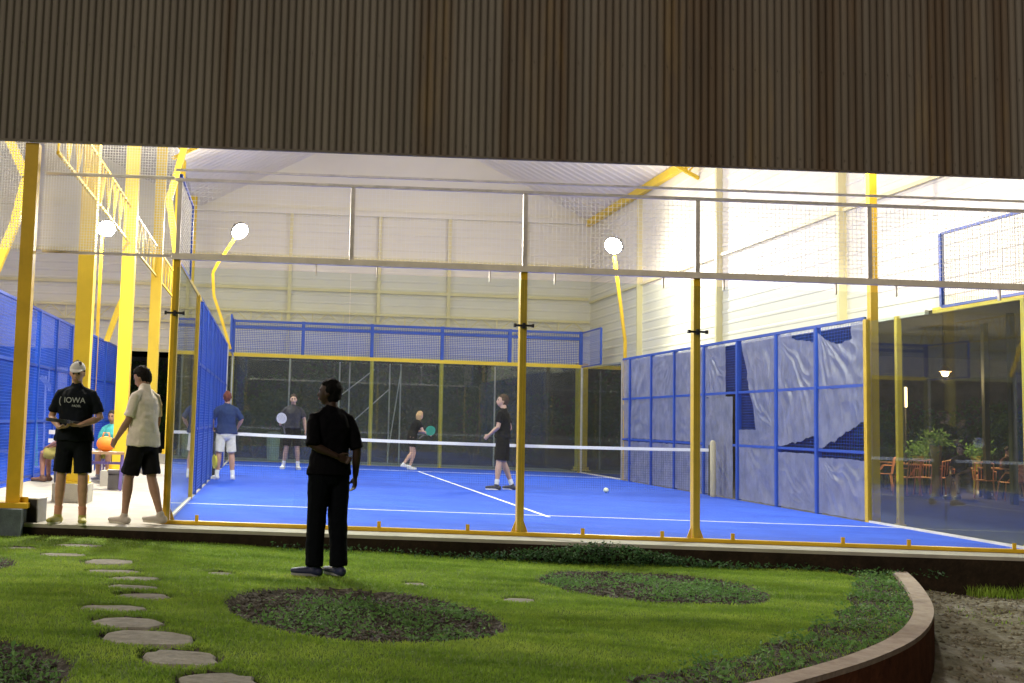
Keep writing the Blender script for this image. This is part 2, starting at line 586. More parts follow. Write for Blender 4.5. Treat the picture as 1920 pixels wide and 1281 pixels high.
tag(MB().box(-16, 20, -.506, -.5, -.9, -.05).build('slab_face', [M['slabface']]), kind='structure')
tag(MB().box(10.2, 60, -.5, 60, -.9, -.10).build('terrace_paving', M['paving']), kind='structure')
tag(MB().box(-60, 10.2, 23.2, 80, -.9, -.06).build('rear_yard', M['paving']), kind='structure')
tag(MB().box(0.02, 9.98, .02, 19.98, -.012, 0).build('court_floor', M['turf']), kind='structure')
tag(MB().box(-13, -3.02, .52, 19.98, -.012, 0).build('neighbouring_court_floor', M['turf']), kind='structure')
ln = MB()
for y in (3.05, 16.95): ln.box(.03, 9.97, y-.025, y+.025, .001, .005)
ln.box(4.975, 5.025, 2.82, 3.024, .001, .005).box(4.975, 5.025, 3.076, 16.924, .001, .005)
tag(ln.build('court_line_markings', M['white_tape']), kind='structure')

# curved kerb
kb_t, kb_s = MB(), MB()
n = len(KL)
nor = []
for i in range(n):
    t = KL[min(i+1, n-1)]-KL[max(i-1, 0)]
    t = t/np.hypot(*t)
    nor.append((-t[1], t[0]))
zk = lambda p: -.2
O, I = [], []
for i in range(n):
    p, q = KL[i], nor[i]
    z = float(zk(p))
    w = .075
    O.append((p[0]+q[0]*w, p[1]+q[1]*w, z)); I.append((p[0]-q[0]*w, p[1]-q[1]*w, z))
def prof(A, B, z0f, z1f, mb):
    vs, fs = [], []
    for a, b in zip(A, B): vs += [(a[0], a[1], z0f(a)), (b[0], b[1], z0f(b)), (b[0], b[1], z1f(b)), (a[0], a[1], z1f(a))]
    for i in range(len(A)-1):
        for k in range(4): fs.append((4*i+k, 4*i+(k+1) % 4, 4*i+4+(k+1) % 4, 4*i+4+k))
    fs += [(0, 1, 2, 3), tuple(4*(len(A)-1)+k for k in (3, 2, 1, 0))]
    mb.add(vs, fs)
prof(O, I, lambda a: -.95, lambda a: a[2]-.035, kb_s)
prof([(a[0]*1.0, a[1], a[2]) for a in O], I, lambda a: a[2]-.035, lambda a: a[2], kb_t)
ke = empty('curved_kerb', (7, -3, -.4), label='curved red clay kerb with pale mortar top edging the lawn', cat='kerb')
for mb, nm, mm in ((kb_s, 'kerb_face', 'kerb_side'), (kb_t, 'kerb_cap', 'kerb_top')):
    o = mb.build(nm, M[mm], ke)
    o.matrix_parent_inverse = Matrix.Translation(-Vector((7, -3, -.4)))

# grass blades
def blades(name, px, py, pz, hmin, hmax, w, m_, lean=.5, seed=1, nseg=1):
    g = np.random.default_rng(seed)
    n = len(px)
    h = g.uniform(hmin, hmax, n)
    a = g.uniform(0, 2*PI, n)
    ww = w*g.uniform(.7, 1.4, n)/2
    la = g.uniform(0, 2*PI, n)
    ll = g.uniform(.1, 1, n)*lean*h
    base = np.stack([px, py, pz], 1)
    d = np.stack([np.cos(a)*ww, np.sin(a)*ww, 0*a], 1)
    l = np.stack([np.cos(la)*ll, np.sin(la)*ll, h], 1)
    mid = base+l*np.array([.35, .35, .6])
    V = np.stack([base-d, base+d, mid+d*.8, mid-d*.8, base+l], 1).reshape(-1, 3)
    i = np.arange(n)*5
    F3 = np.concatenate([np.stack([i, i+1, i+2], 1), np.stack([i, i+2, i+3], 1), np.stack([i+3, i+2, i+4], 1)])
    return arr_mesh(name, V, F3, m_)
g = np.random.default_rng(3)
def lawn_pts(n, x0, x1, y0, y1):
    x, y = g.uniform(x0, x1, n), g.uniform(y0, y1, n)
    k = inside(x, y, KPOLY) & (kdist(x, y) > .08)
    k &= bedf(x, y) > 1.0+.02*g.standard_normal(n)
    st = strip(x, y) & (g.uniform(0, 1, n) > .12)
    k &= ~st
    k &= stonef(x, y) > 1.12
    # worn patches by the slab at the left
    worn = np.exp(-((x+.9)/1.3)**2-((y+.75)/.45)**2)
    k &= g.uniform(0, 1, n) > worn*.85
    # mown streaks
    s_ = np.sin(y*5.5+np.sin(x*1.1)*1.2)*np.sin(x*.9+y*.6)+.5*np.sin(y*11+x*2.3)
    k &= g.uniform(0, 1, n) > .15+.22*np.clip(s_, 0, 1.2)
    return x[k], y[k]
xa, ya = lawn_pts(190000, -3.2, 9, -3.6, -.5)
xb, yb = lawn_pts(280000, -2.4, 7.4, -7.4, -3.6)
px, py = np.concatenate([xa, xb]), np.concatenate([ya, yb])
gr = blades('grass', px, py, lawn_z(px, py), .010, .028, .0050, M['grass'], 1.3)
tag(gr, 'short bright green lawn grass in front of the court', 'grass', kind='stuff')

# weeds and low ground cover
def leaves(name, x, y, z, size, hmax, m_, seed=1, lab=None, cat='plants'):
    g = np.random.default_rng(seed)
    n = len(x)
    zz = z+g.uniform(0, 1, n)**1.6*hmax
    nrm = g.standard_normal((n, 3)); nrm[:, 2] = np.abs(nrm[:, 2])+.4
    nrm /= np.linalg.norm(nrm, axis=1)[:, None]
    a = np.cross(nrm, g.standard_normal((n, 3))); a /= np.linalg.norm(a, axis=1)[:, None]
    b = np.cross(nrm, a)
    s = (size*g.uniform(.5, 1.3, n))[:, None]
    c = np.stack([x, y, zz], 1)
    V = np.stack([c-a*s, c-b*s*.45, c+a*s, c+b*s*.45], 1).reshape(-1, 3)
    F4 = np.arange(n*4).reshape(-1, 4)
    o = arr_mesh(name, V, F4, m_)
    if lab: tag(o, lab, cat, kind='stuff')
    return o
def bed_pts(i, n, clump, seed):
    g = np.random.default_rng(seed)
    cx, cy, rx, ry = BEDS[i]
    r, a = np.sqrt(g.uniform(0, .98, n)), g.uniform(0, 2*PI, n)
    x, y = cx+r*rx*.97*np.cos(a), cy+r*ry*.97*np.sin(a)
    if clump:
        w = np.zeros(n)
        for (bx, by, br) in clump: w = np.maximum(w, np.exp(-((x-cx-bx)**2+(y-cy-by)**2)/br**2))
        k = g.uniform(0, 1, n) < w
        x, y = x[k], y[k]
    return x, y
for i, (n_, cl, lb) in enumerate([
        (9000, [(-.35, -.45, .42), (-.05, .2, .4), (.45, -.75, .3), (.3, -.2, .28), (.75, .35, .3)], 'low green weeds in the large soil bed before the man in black'),
        (9000, [(-.75, .2, .38), (.55, -.1, .5), (.1, .35, .3), (.75, .3, .3), (0, -.5, .3)], 'blue green weeds in the far soil bed near the court glass'),
        (7000, [(0, .2, .6), (.4, 0, .5)], 'weeds in the soil bed at the bottom left corner'),
        (700, [(0, 0, .3)], 'few weeds in the small soil bed at the left edge')]):
    x, y = bed_pts(i, n_, cl, 20+i)
    leaves('weed_cover', x, y, lawn_z(x, y), .018, .07, M['weed'], 30+i, lb)
x, y = g.uniform(3.2, 9, 60000), g.uniform(-7, -.5, 60000)
k = inside(x, y, KPOLY) & strip(x, y) & (kdist(x, y) > .09) & (np.sin(x*7+y*3)+np.sin(y*9-x*2)+g.uniform(-1, 1.4, 60000) > -.1)
x, y = x[k], y[k]
leaves('weed_cover', x, y, lawn_z(x, y), .02, .08, M['weed'], 40, 'scruffy weeds and leaves in the strip inside the kerb')
x = np.concatenate([g.normal(4.7, .75, 2600), g.uniform(1.2, 8.4, 900)]); y = g.uniform(-.78, -.53, len(x))
h = .22*np.exp(-((x-4.7)/.8)**2)+.05
leaves('weed_cover', x, y, lawn_z(x, y)+g.uniform(0, 1, len(x))*h*.8, .022, .05, M['leaf_dark'], 41, 'dark creeper growing against the slab face', 'plants')
x, y = g.uniform(8.7, 11, 1500), g.uniform(-.85, -.53, 1500)
o = blades('grass_tufts', x, y, dirt_z(x, y), .04, .14, .008, M['grass'], .7, 5)
tag(o, 'sparse yellowish grass tufts between dirt yard and slab', 'grass', kind='stuff')
x, y = g.uniform(7, 12, 2600), g.uniform(-8, -.6, 2600)
k = ~inside(x, y, KPOLY) & (kdist(x, y) > .12) & (np.sin(x*4)+np.sin(y*3+x) > .2)
x, y = x[k], y[k]
o = blades('dirt_weeds', x, y, dirt_z(x, y), .01, .05, .008, M['grass'], 1.0, 6)
tag(o, 'scattered low weeds over the dirt yard', 'weeds', kind='stuff')
# loose stones and clods: uncountable rubble
def rubble(name, x, y, z, s0, s1, m_, seed, lb):
    g = np.random.default_rng(seed)
    n = len(x)
    base = np.array([(1, 0, 0), (-1, 0, 0), (0, 1, 0), (0, -1, 0), (0, 0, .7), (0, 0, -.5)], float)
    V = base[None]*g.uniform(.6, 1.2, (n, 6, 1))*g.uniform(s0, s1, (n, 1, 1))
    a = g.uniform(0, 2*PI, n)
    c, s = np.cos(a)[:, None], np.sin(a)[:, None]
    V = np.stack([V[..., 0]*c-V[..., 1]*s, V[..., 0]*s+V[..., 1]*c, V[..., 2]], -1)+np.stack([x, y, z], 1)[:, None]
    f = np.array([(0, 2, 4), (2, 1, 4), (1, 3, 4), (3, 0, 4), (2, 0, 5), (1, 2, 5), (3, 1, 5), (0, 3, 5)])
    F_ = (np.arange(n)[:, None, None]*6+f[None]).reshape(-1, 3)
    return tag(arr_mesh(name, V.reshape(-1, 3), F_, m_), lb, 'rubble', kind='stuff')
x, y = g.uniform(6.2, 12, 9000), g.uniform(-8, -.6, 9000)
k = ~inside(x, y, KPOLY) & (kdist(x, y) > .12)
rubble('gravel', x[k], y[k], dirt_z(x[k], y[k]), .008, .04, M['dirt'], 7, 'loose clods and pebbles on the dirt yard')
xs, ys = [], []
for i in range(4):
    a, b = bed_pts(i, [2600, 2400, 2000, 300][i], None, 60+i)
    xs.append(a); ys.append(b)
x, y = g.uniform(3.2, 9, 9000), g.uniform(-7, -.5, 9000)
k = inside(x, y, KPOLY) & strip(x, y) & (kdist(x, y) > .09)
xs.append(x[k]); ys.append(y[k])
x, y = np.concatenate(xs), np.concatenate(ys)
rubble('soil_clods', x, y, lawn_z(x, y), .008, .026, M['soil'], 8, 'dark clods and mulch covering the planting beds')

# ------------------------------------------------------------------ sports hall
XL, XM, XR, YB, YF, EZ, RZ_ = -14.0, -1.4, 11.1, 23.1, -.35, 7.8, 11.0
hall = empty('sports_hall', (0, 0, 0), label='open sided steel sports hall with brown corrugated fascia and white lining', cat='hall')
def corrugated(x0, x1, z0, z1, y, pitch, depth, name, mt):
    """wavy sheet in the xz plane"""
    k = int((x1-x0)/pitch*8)
    xs = np.linspace(x0, x1, k)
    ys = y+depth*np.clip(1.25*np.sin(2*PI*xs/pitch), -1, 1)
    v, f = [], []
    for x, yy in zip(xs, ys): v += [(x, yy, z0), (x, yy, z1)]
    for i in range(k-1): f.append((2*i, 2*i+2, 2*i+3, 2*i+1))
    mb = MB().add(v, f)
    for zz in (4.34, 5.35, 6.6):
        for i in range(int((x1-x0)/pitch/3)):
            x = x0+pitch*(.75+3*i)
            mb.box(x-.005, x+.005, y-depth-.006, y-depth, zz-.005, zz+.005)
    return mb.build(name, mt, hall)
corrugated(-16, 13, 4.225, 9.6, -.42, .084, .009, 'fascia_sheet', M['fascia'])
b = MB()
b.box(-16, 13, -.38, -.33, 4.235, 9.6)
b.build('fascia_lining', M['clad_in'], hall)
b = MB()
b.box(-16, 13, -.445, -.395, 4.2, 4.222)
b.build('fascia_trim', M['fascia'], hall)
def ribbed(p0, p1, z0, z1, nrm, name):
    """horizontally ribbed lining wall from p0 to p1 (xy), ribs facing nrm"""
    p0, p1, nrm = Vector(p0+(0,)), Vector(p1+(0,)), Vector(nrm+(0,))
    mb = MB()
    prof_ = []
    z = z0
    while z < z1:
        prof_ += [(z, 0), (z+.17, 0), (z+.19, .010), (z+.23, .010)]
        z += .25
    prof_.append((z1, 0))
    vs = []
    for z, d in prof_:
        for p in (p0, p1): vs.append((p+nrm*d)+Vector((0, 0, z)))
    fs = [(2*i, 2*i+1, 2*i+3, 2*i+2) for i in range(len(prof_)-1)]
    mb.add(vs, fs)
    return mb.build(name, M['clad_in'], hall)
ribbed((XR, YF), (XR, YB), 3.2, EZ, (-1, 0), 'side_wall')
ribbed((XL, YB), (XR, YB), 3.2, EZ, (0, -1), 'rear_wall')
ribbed((XL, YF), (XL, YB), 0, EZ, (1, 0), 'side_wall')
b = MB()
for a, c in ((XL, XM), (XM, XR)):
    mx = (a+c)/2
    b.add([(a, YB+.02, EZ), (c, YB+.02, EZ), (mx, YB+.02, RZ_)], [(0, 1, 2)])
b.build('gable', M['clad_in'], hall)
b = MB()
for a, c in ((XL, XM), (XM, XR)):
    mx = (a+c)/2
    for (xa, za, xb, zb) in ((a, EZ, mx, RZ_), (mx, RZ_, c, EZ)):
        nn = 64
        for i in range(nn):
            u0_, u1_ = YF+(YB-YF)*i/nn, YF+(YB-YF)*(i+1)/nn
            um = u0_+(u1_-u0_)*.75
            b.add([(xa, u0_, za), (xb, u0_, zb), (xb, um, zb), (xa, um, za), (xa, (um+u1_)/2, za-.03), (xb, (um+u1_)/2, zb-.03), (xa, u1_, za), (xb, u1_, zb)],
                  [(0, 1, 2, 3), (3, 2, 5, 4), (4, 5, 7, 6)])
b.build('roof', M['roof_in'], hall)
# eave beams and wall girts
def beam(p, q, w, h=None, name='beam', mt='yellow_hall'):
    return MB().bar(p, q, w, h).build(name, M[mt], hall)
beam((XR-.12, YF, EZ-.08), (XR-.12, YB-.1, EZ-.08), .14, .2, 'eave_beam')
beam((XL+.1, YB-.12, EZ-.05), (XR-.2, YB-.12, EZ-.05), .1, .12, 'eave_beam', 'clad_in')
def girder(p, q, h, nb, name='lattice_girder', w=.07, d=.035, mt='yellow_hall'):
    p, q = Vector(p), Vector(q)
    mb = MB()
    up = Vector((0, 0, h))
    mb.bar(p, q, w).bar(p+up, q+up, w)
    for i in range(nb):
        a, c = p.lerp(q, i/nb), p.lerp(q, (i+1)/nb)
        mid = (a+c)/2
        mb.bar(a, mid+up, d).bar(mid+up, c, d).bar(a, a+up, d)
    return mb.build(name, M[mt], hall)
girder((XL, YB-.2, 4.15), (XR-.1, YB-.2, 4.15), .42, 26, mt='pale_yellow')
girder((XM, YF+.2, 4.15), (XM, YB-.2, 4.15), .62, 34, w=.035, d=.016)
for z in (3.22, 5.3, 6.3): beam((XL, YB-.1, z), (XR-.1, YB-.1, z), .07, .09, 'girt', 'pale_yellow')
beam((XR-.06, 4.2, 3.17), (XR-.06, YB-.1, 3.17), .06, .07, 'girt', 'clad_in')
beam((XR-.06, YF, 3.17), (XR-.06, 4.0, 3.17), .06, .08, 'girt')
for z in (5.2, ): beam((XR-.06, YF, z), (XR-.06, YB-.1, z), .04, .06, 'girt', 'pale_yellow')
for x in (1.6, 4.4, 6.6, 9.0): beam((x, YB-.1, 3.2), (x, YB-.1, EZ), .10, .08, 'wall_post', 'pale_yellow')
for y in (1.2, 6.8, 12.4, 18): beam((XR-.07, y, 3.2), (XR-.07, y, EZ), .14, .09, 'wall_post', 'pale_yellow')
# columns between the two bays
def hall_column(x, y, w, z1=EZ, base=.0, d=None):
    d = d or w
    mb = MB()
    # I-section: two flanges and a web
    mb.box(x-w/2, x+w/2, y-d/2, y-d/2+.02, base, z1).box(x-w/2, x+w/2, y+d/2-.02, y+d/2, base, z1).box(x-w/2+.002, x+w/2-.002, y-d/2+.02, y+d/2-.02, base, z1)
    mb.box(x-w*.8, x+w*.8, y-d*.8, y+d*.8, base, base+.025)
    for s in (-1, 1): mb.prism([(x+s*w/2, y-.01), (x+s*w*.78, y-.01), (x+s*w*.78, y+.01), (x+s*w/2, y+.01)], base+.025, base+.12)
    return mb.build('column', M['yellow_hall'], hall)
for y in (2.8, 6.7, 11.5, 16.5, 21.3):
    cx_ = XM-.08 if y < 3 else XM
    hall_column(cx_, y, .22, base=.24)
    MB().box(cx_-.28, cx_+.2, y-.24, y+.24, -.012, .24).build('column_footing', M['concrete'], hall)
for y in (-.28,):
    pass
hall_column(10.45, 21.6, .3, z1=3.2)
hall_column(11.0, 4.95, .075, z1=3.17, base=-.1)
hall_column(11.0, 1.84, .075, z1=3.17, base=-.1)
# front corner column standing on a pier
mb = MB()
x0 = -1.64
mb.box(x0-.075, x0+.075, -.41, -.26, .2, 4.19)
mb.box(x0-.24, x0+.18, -.5, -.2, .145, .2)
mb.prism([(x0+.075, -.35), (x0+.16, -.35), (x0+.16, -.33), (x0+.075, -.33)], .2, .26)
mb.build('front_column', M['yellow'], hall)
MB().box(x0-.75, x0+.155, -.66, -.2, -.6, .145).build('column_pier', simple('blue_grey_pier', (.10, .13, .15), .85, var=.35, scale=5, bump=.4), hall)
# bent knee braces
def brace(pts, w=.1):
    mb = MB()
    for a, c in zip(pts, pts[1:]): mb.bar(a, c, w, w)
    return mb.build('knee_brace', M['yellow_hall'], hall)
brace([at(350, 262, y=6.7), at(317, 375, y=6.7), at(334, 500, y=6.7)], .11)
brace([at(8, 240, y=6.7), at(50, 333, y=6.7), at(28, 420, y=6.7), at(-10, 510, y=6.7)], .15)
brace([at(241, 540, y=11.0), at(222, 578, y=11.0), at(200, 640, y=11.0)], .11)
for y in (5.2, 13.8):      # roof trusses of the lit bay
    mb = MB()
    mx = (XM+XR)/2
    for (xa, za, xb, zb) in ((XM, EZ-.1, mx, RZ_-.1), (mx, RZ_-.1, XR, EZ-.1)):
        mb.bar((xa, y, za), (xb, y, zb), .09, .12)
        mb.bar((xa, y, za-.45), (xb, y, zb-.45), .07, .08)
        for i in range(12):
            t0, t1 = i/12, (i+.5)/12
            P0 = Vector((xa+(xb-xa)*t0, y, za+(zb-za)*t0)); P1 = Vector((xa+(xb-xa)*t1, y, za+(zb-za)*t1-.45))
            P2 = Vector((xa+(xb-xa)*(t0+1/12), y, za+(zb-za)*(t0+1/12)))
            mb.bar(P0, P1, .035).bar(P1, P2, .035)
    mb.build('roof_truss', M['yellow_hall'], hall)

# ------------------------------------------------------------------ padel court walls
def grid_wires(mb, O, U, V, lu, lv, pitch, t, depth=None):
    """square wire grid on the plane O + U*u + V*v; the two wire layers lie side by side"""
    O, U, V = Vector(O), Vector(U), Vector(V)
    nrm = U.cross(V)
    k = int(round(lu/pitch))
    for i in range(1, k): mb.bar(O+U*(lu*i/k), O+U*(lu*i/k)+V*lv, t, t, up=nrm)
    k = int(round(lv/pitch))
    for i in range(1, k): mb.bar(O+V*(lv*i/k)+nrm*t*1.02, O+V*(lv*i/k)+U*lu+nrm*t*1.02, t, t, up=nrm)

X, Y, Z = Vector((1, 0, 0)), Vector((0, 1, 0)), Vector((0, 0, 1))
def pane(parent, O, U, wid, hgt, name='glass_pane', th=.012, mt='glass'):
    """tempered glass pane standing on O, running along U"""
    O, U = Vector(O), Vector(U)
    nrm = U.cross(Z)
    mb = MB()
    a, c = O+U*.004, O+U*(wid-.004)
    h = Z*hgt
    d = nrm*th/2
    vs = [a-d, c-d, c+d, a+d, a-d+h, c-d+h, c+d+h, a+d+h]
    mb.add(vs, [(0, 1, 2, 3), (7, 6, 5, 4), (0, 4, 5, 1), (1, 5, 6, 2), (2, 6, 7, 3), (3, 7, 4, 0)])
    return mb.build(name, M[mt], parent)

# front end wall
fw = empty('front_glass_wall', (5, 0, 0), label='near end wall of the blue padel court, glass panes with grey mesh above', cat='court wall')
fw.location = (0, 0, 0)
for i in range(5): pane(fw, (2*i, 0, .03), X, 2, 2.87)
for x in (0, 4, 6, 10):
    mb = MB()
    mb.box(x-.038, x+.038, .012, .112, .0, 2.99)
    mb.box(x-.10, x+.10, .02, .15, .001, .018)
    for s in (-1, 1):
        mb.add([(x+s*.045, .055, .018), (x+s*.10, .055, .018), (x+s*.045, .055, .16), (x+s*.045, .067, .018), (x+s*.10, .067, .018), (x+s*.045, .067, .16)],
               [(0, 1, 2), (5, 4, 3), (0, 3, 4, 1), (1, 4, 5, 2), (2, 5, 3, 0)])
    mb.build('post', M['yellow'], fw)
    cl = MB()
    for z in (2.37,):
        cl.box(x-.10, x+.10, -.022, -.008, z-.012, z+.012).box(x-.015, x+.015, -.03, .012, z-.03, z+.03)
        cl.box(x-.115, x-.09, -.03, .012, z-.02, z+.02).box(x+.09, x+.115, -.03, .012, z-.02, z+.02)
    cl.build('glass_clamp', M['black_steel'], fw)
MB().box(-.06, 10.06, -.035, .045, -.008, .032).build('bottom_channel', M['yellow'], fw)
tb = MB()
for x in (.35, 1.65, 2.4, 3.4, 4.7, 5.6, 6.4, 7.65, 8.4, 9.6): tb.box(x-.02, x+.02, -.022, -.008, .033, .10)
tb.build('channel_clips', M['yellow'], fw)
MB().box(-.06, 10.06, -.02, .055, 2.99, 3.06).build('mesh_rail', M['beige_rail'], fw)
MB().box(-.06, 10.06, -.015, .025, 3.90, 3.935).build('top_rail', M['galv'], fw)
MB().box(-.06, 10.06, -.01, .02, 4.02, 4.045).build('cap_rail', M['galv'], fw)
cl = MB()
for x in (1.6, 2.3, 3.6, 4.35, 5.6, 6.3, 7.6, 8.3, 9.5): cl.box(x-.008, x+.008, -.02, .02, 2.86, 2.985)
cl.build('glass_clips', M['beige_rail'], fw)
for x in (0, 2, 4, 6, 8, 10):
    MB().box(x-.025, x+.025, -.01, .035, 3.062, 3.898).build('mesh_post', M['galv'], fw)
for i in range(5):
    mb = MB()
    grid_wires(mb, (2*i+.025, .045, 3.07), X, Z, 1.95, .82, .05, .0038)
    mb.build('wire_mesh', M['white_cord'], fw)

# left bay netting above the walkway
ln_ = empty('walkway_net', (0, 0, 0), label='pale netting with thin rails above the walkway beside the court', cat='net')
MB().bar((-1.56, .05, 3.03), (-.07, .05, 3.03), .03).build('net_rail', M['galv'], ln_)
MB().bar((-1.56, .05, 3.94), (-.07, .05, 3.94), .03).build('net_rail', M['galv'], ln_)
mb = MB()
grid_wires(mb, (-1.6, .05, 3.04), X, Z, 1.53, 1.4, .032, .007)
mb.build('netting', M['white_cord'], ln_)
ln2 = empty('walkway_net', (0, 0, 0), label='pale netting left of the yellow corner column at the picture edge', cat='net')
mb = MB()
grid_wires(mb, (-3.4, .05, 3.04), X, Z, 1.65, 1.4, .032, .007)
mb.build('netting', M['white_cord'], ln2)

# rear end wall
rw = empty('rear_glass_wall', (0, 0, 0), label='far end wall of the padel court, dark glass with blue mesh on top', cat='court wall')
for i in range(5): pane(rw, (2*i, 20.0, .02), X, 2, 2.95, mt='glass_rear')
for x in (4, 6): MB().box(x-.05, x+.05, 20.02, 20.12, 0, 2.97).build('post', M['yellow'], rw)
for x in (0, 10): MB().box(x-.05, x+.05, 20.02, 20.12, 0, 2.97).build('post', M['yellow'], rw)
MB().box(0.03, 9.97, 20.013, 20.09, 2.97, 3.07).build('glass_rail', M['yellow_hall'], rw)
for z in (3.78, 3.95): MB().box(.03, 9.97, 20.02, 20.08, z, z+.07).build('mesh_rail', M['blue'], rw)
for x in (0, 2, 3.98, 6, 7.95, 10): MB().box(x-.05, x+.05, 20.015, 20.085, 3.072, 4.03).build('mesh_post', M['blue'], rw)
mb = MB()
for i in range(5): grid_wires(mb, (2*i+.05, 20.1, 3.07), X, Z, 1.9, .9, .05, .012)
mb.build('wire_mesh', M['blue_wire'], rw)

# side walls
def side_wall(name, x, lab, sgn, films=True):
    w = empty(name, (0, 0, 0), label=lab, cat='court wall')
    for y in (0.06, 2, 16, 18): pane(w, (x, y, .02), Y, 1.93 if y < .1 else 2, 2.95, mt='glass_side')
    ch = M['yellow_hall']
    for a, c in ((.12, 3.95), (16.06, 19.95)):
        MB().bar((x, a, .015), (x, c, .015), .05, .03).build('bottom_channel', M['beige_rail'], w)
    MB().bar((x, 3.97, 0), (x, 3.97, 3.0), .07, .09, up=Y).build('post', M['yellow'], w)
    MB().bar((x, 16.05, 0), (x, 16.05, 3.0), .05, .05, up=Y).build('post', M['galv'], w)
    MB().bar((x, 19.9, 0), (x, 19.9, 3.0), .05, .05, up=Y).build('post', M['galv'], w)
    # raised mesh next to the end walls
    for a, c in ((.06, 2.0), (18.0, 19.94)):
        fr = MB()
        fr.bar((x, a, 3.98), (x, c, 3.98), .035).bar((x, a, 3.0), (x, c, 3.0), .035)
        e = c if a < 1 else a
        fr.bar((x, e, 3.0), (x, e, 3.98), .05, up=Y)
        fr.build('mesh_frame', M['blue'], w)
        mb = MB()
        grid_wires(mb, (x, a, 3.02), Y, Z, c-a, .94, .05, .0042 if a < 1 else .004)
        mb.build('wire_mesh', M['grey_wire'] if a < 1 else M['blue_wire'], w)
    return w
PY = [5.55, 7.05, 8.75, 10.45, 12.2, 13.75, 15.35]
sw = side_wall('right_side_wall', 10, 'right side wall of the padel court, blue mesh frames between glass ends', 1)
PYr = [4.0]+PY
for y in PY: MB().bar((10, y, 0), (10, y, 3.0), .09, .07, up=Y).build('mesh_post', M['blue'], sw)
for a, c in ((4.01, 9.0), (10.45, 16.0)):
    for z in (1.02, ): MB().bar((10.0, a, z), (10.0, c, z), .035, .045).build('mesh_rail', M['blue'], sw)
MB().bar((10.0, 4.01, 2.02), (10.0, 16.0, 2.02), .035, .045).build('mesh_rail', M['blue'], sw)
MB().bar((10.0, 4.01, 3.02), (10.0, 16.0, 3.02), .04, .05).build('mesh_rail', M['blue'], sw)
for a, c in ((4.02, 9.0), (9.0, 10.45), (10.45, 16)):
    mb = MB()
    z0 = .03 if a != 9.0 else 2.05
    grid_wires(mb, (10.05, a, z0), Y, Z, c-a, 3-z0, .05, .004)
    mb.build('wire_mesh', M['blue_wire'], sw)

lw = side_wall('left_side_wall', 0, 'left side wall of the padel court, solid looking blue mesh seen edge on', -1)
for y in (5.0, 6.5, 8, 9.4, 10.8, 12, 13.5, 15): MB().bar((0, y, 0), (0, y, 3.0), .06, .06, up=Y).build('mesh_post', M['blue'], lw)
for z in (1.02, 2.02, 3.02): MB().bar((0, 4.7, z), (0, 16, z), .035, .045).build('mesh_rail', M['blue'], lw)
mb = MB()
grid_wires(mb, (.0, 4.7, .03), Y, Z, 11.3, 2.97, .045, .006)
mb.build('wire_mesh', M['blue_wire'], lw)
MB().bar((0, .1, 3.0), (0, 4.7, 3.0), .03, .05).build('glass_rail', M['yellow'], lw)
# neighbouring court's wall facing the walkway
nw = empty('neighbouring_court_wall', (0, 0, 0), label='blue mesh wall of the neighbouring court along the walkway at left', cat='court wall')
for y in np.arange(1.0, 20, 1.7): MB().bar((-3.1, y, 0), (-3.1, y, 3.0), .08, .07, up=Y).build('mesh_post', M['blue'], nw)
for z in (.05, 1.02, 2.02, 3.02): MB().bar((-3.1, .6, z), (-3.1, 19.9, z), .035, .045).build('mesh_rail', M['blue'], nw)
mb = MB()
grid_wires(mb, (-3.1, .6, .05), Y, Z, 19.3, 2.95, .05, .006)
mb.build('wire_mesh', M['blue_wire'], nw)

# plastic film stretched over the right wall
def film(y0, y1, z0, z1, lab, seed, cut=None, sag=0.):
    g = random.Random(seed)
    nu, nv = (96, 120) if cut else (44, 60)
    off = Vector((seed*3.1, seed*1.7, 0))
    ca = (g.choice((0, 1)), g.choice((0, 1)))
    vs, keep = [], {}
    for j in range(nv+1):
        for i in range(nu+1):
            u, v = i/nu, j/nv
            y, z = y0+(y1-y0)*u, z0+(z1-z0)*v
            # radial tension folds from one corner plus crumple
            du, dv = (u-ca[0])*(y1-y0), (v-ca[1])*(z1-z0)
            ang = math.atan2(dv, du)
            rr = math.hypot(du, dv)
            d = .009*(1+1.1*noise.noise(Vector((ang*3, rr, seed))))*math.sin(ang*23+noise.noise(Vector((rr*2, ang*2, seed)))*4)*min(1, rr)*(1-.4*min(1, rr))
            d += .022*noise.noise(Vector((y*1.5, z*1.2, seed))+off)+.006*noise.noise(Vector((y*9, z*3, seed)))
            e = min(u, 1-u, v, 1-v)
            d *= .35+min(1, e*6)*.65
            z += -.05*math.sin(PI*u)*v*sag + .02*noise.noise(Vector((y*5, v*3, seed)))*(1 if j in (0, nv) else 0)
            vs.append((9.985+min(abs(d)*1.3, .055), y, z))
    fs = []
    for j in range(nv):
        for i in range(nu):
            u, v = (i+.5)/nu, (j+.5)/nv
            if cut:
                w_ = .018*noise.noise(Vector((u*9, v*9, seed)))
                if cut(u+w_, v+w_): continue
            a = j*(nu+1)+i
            fs.append((a, a+1, a+nu+2, a+nu+1))
    o = MB().add(vs, fs).build('plastic_sheet', M['film'], smooth=True)
    tag(o, lab, 'plastic sheet', 'clear plastic sheets hung on the right wall')
    return o
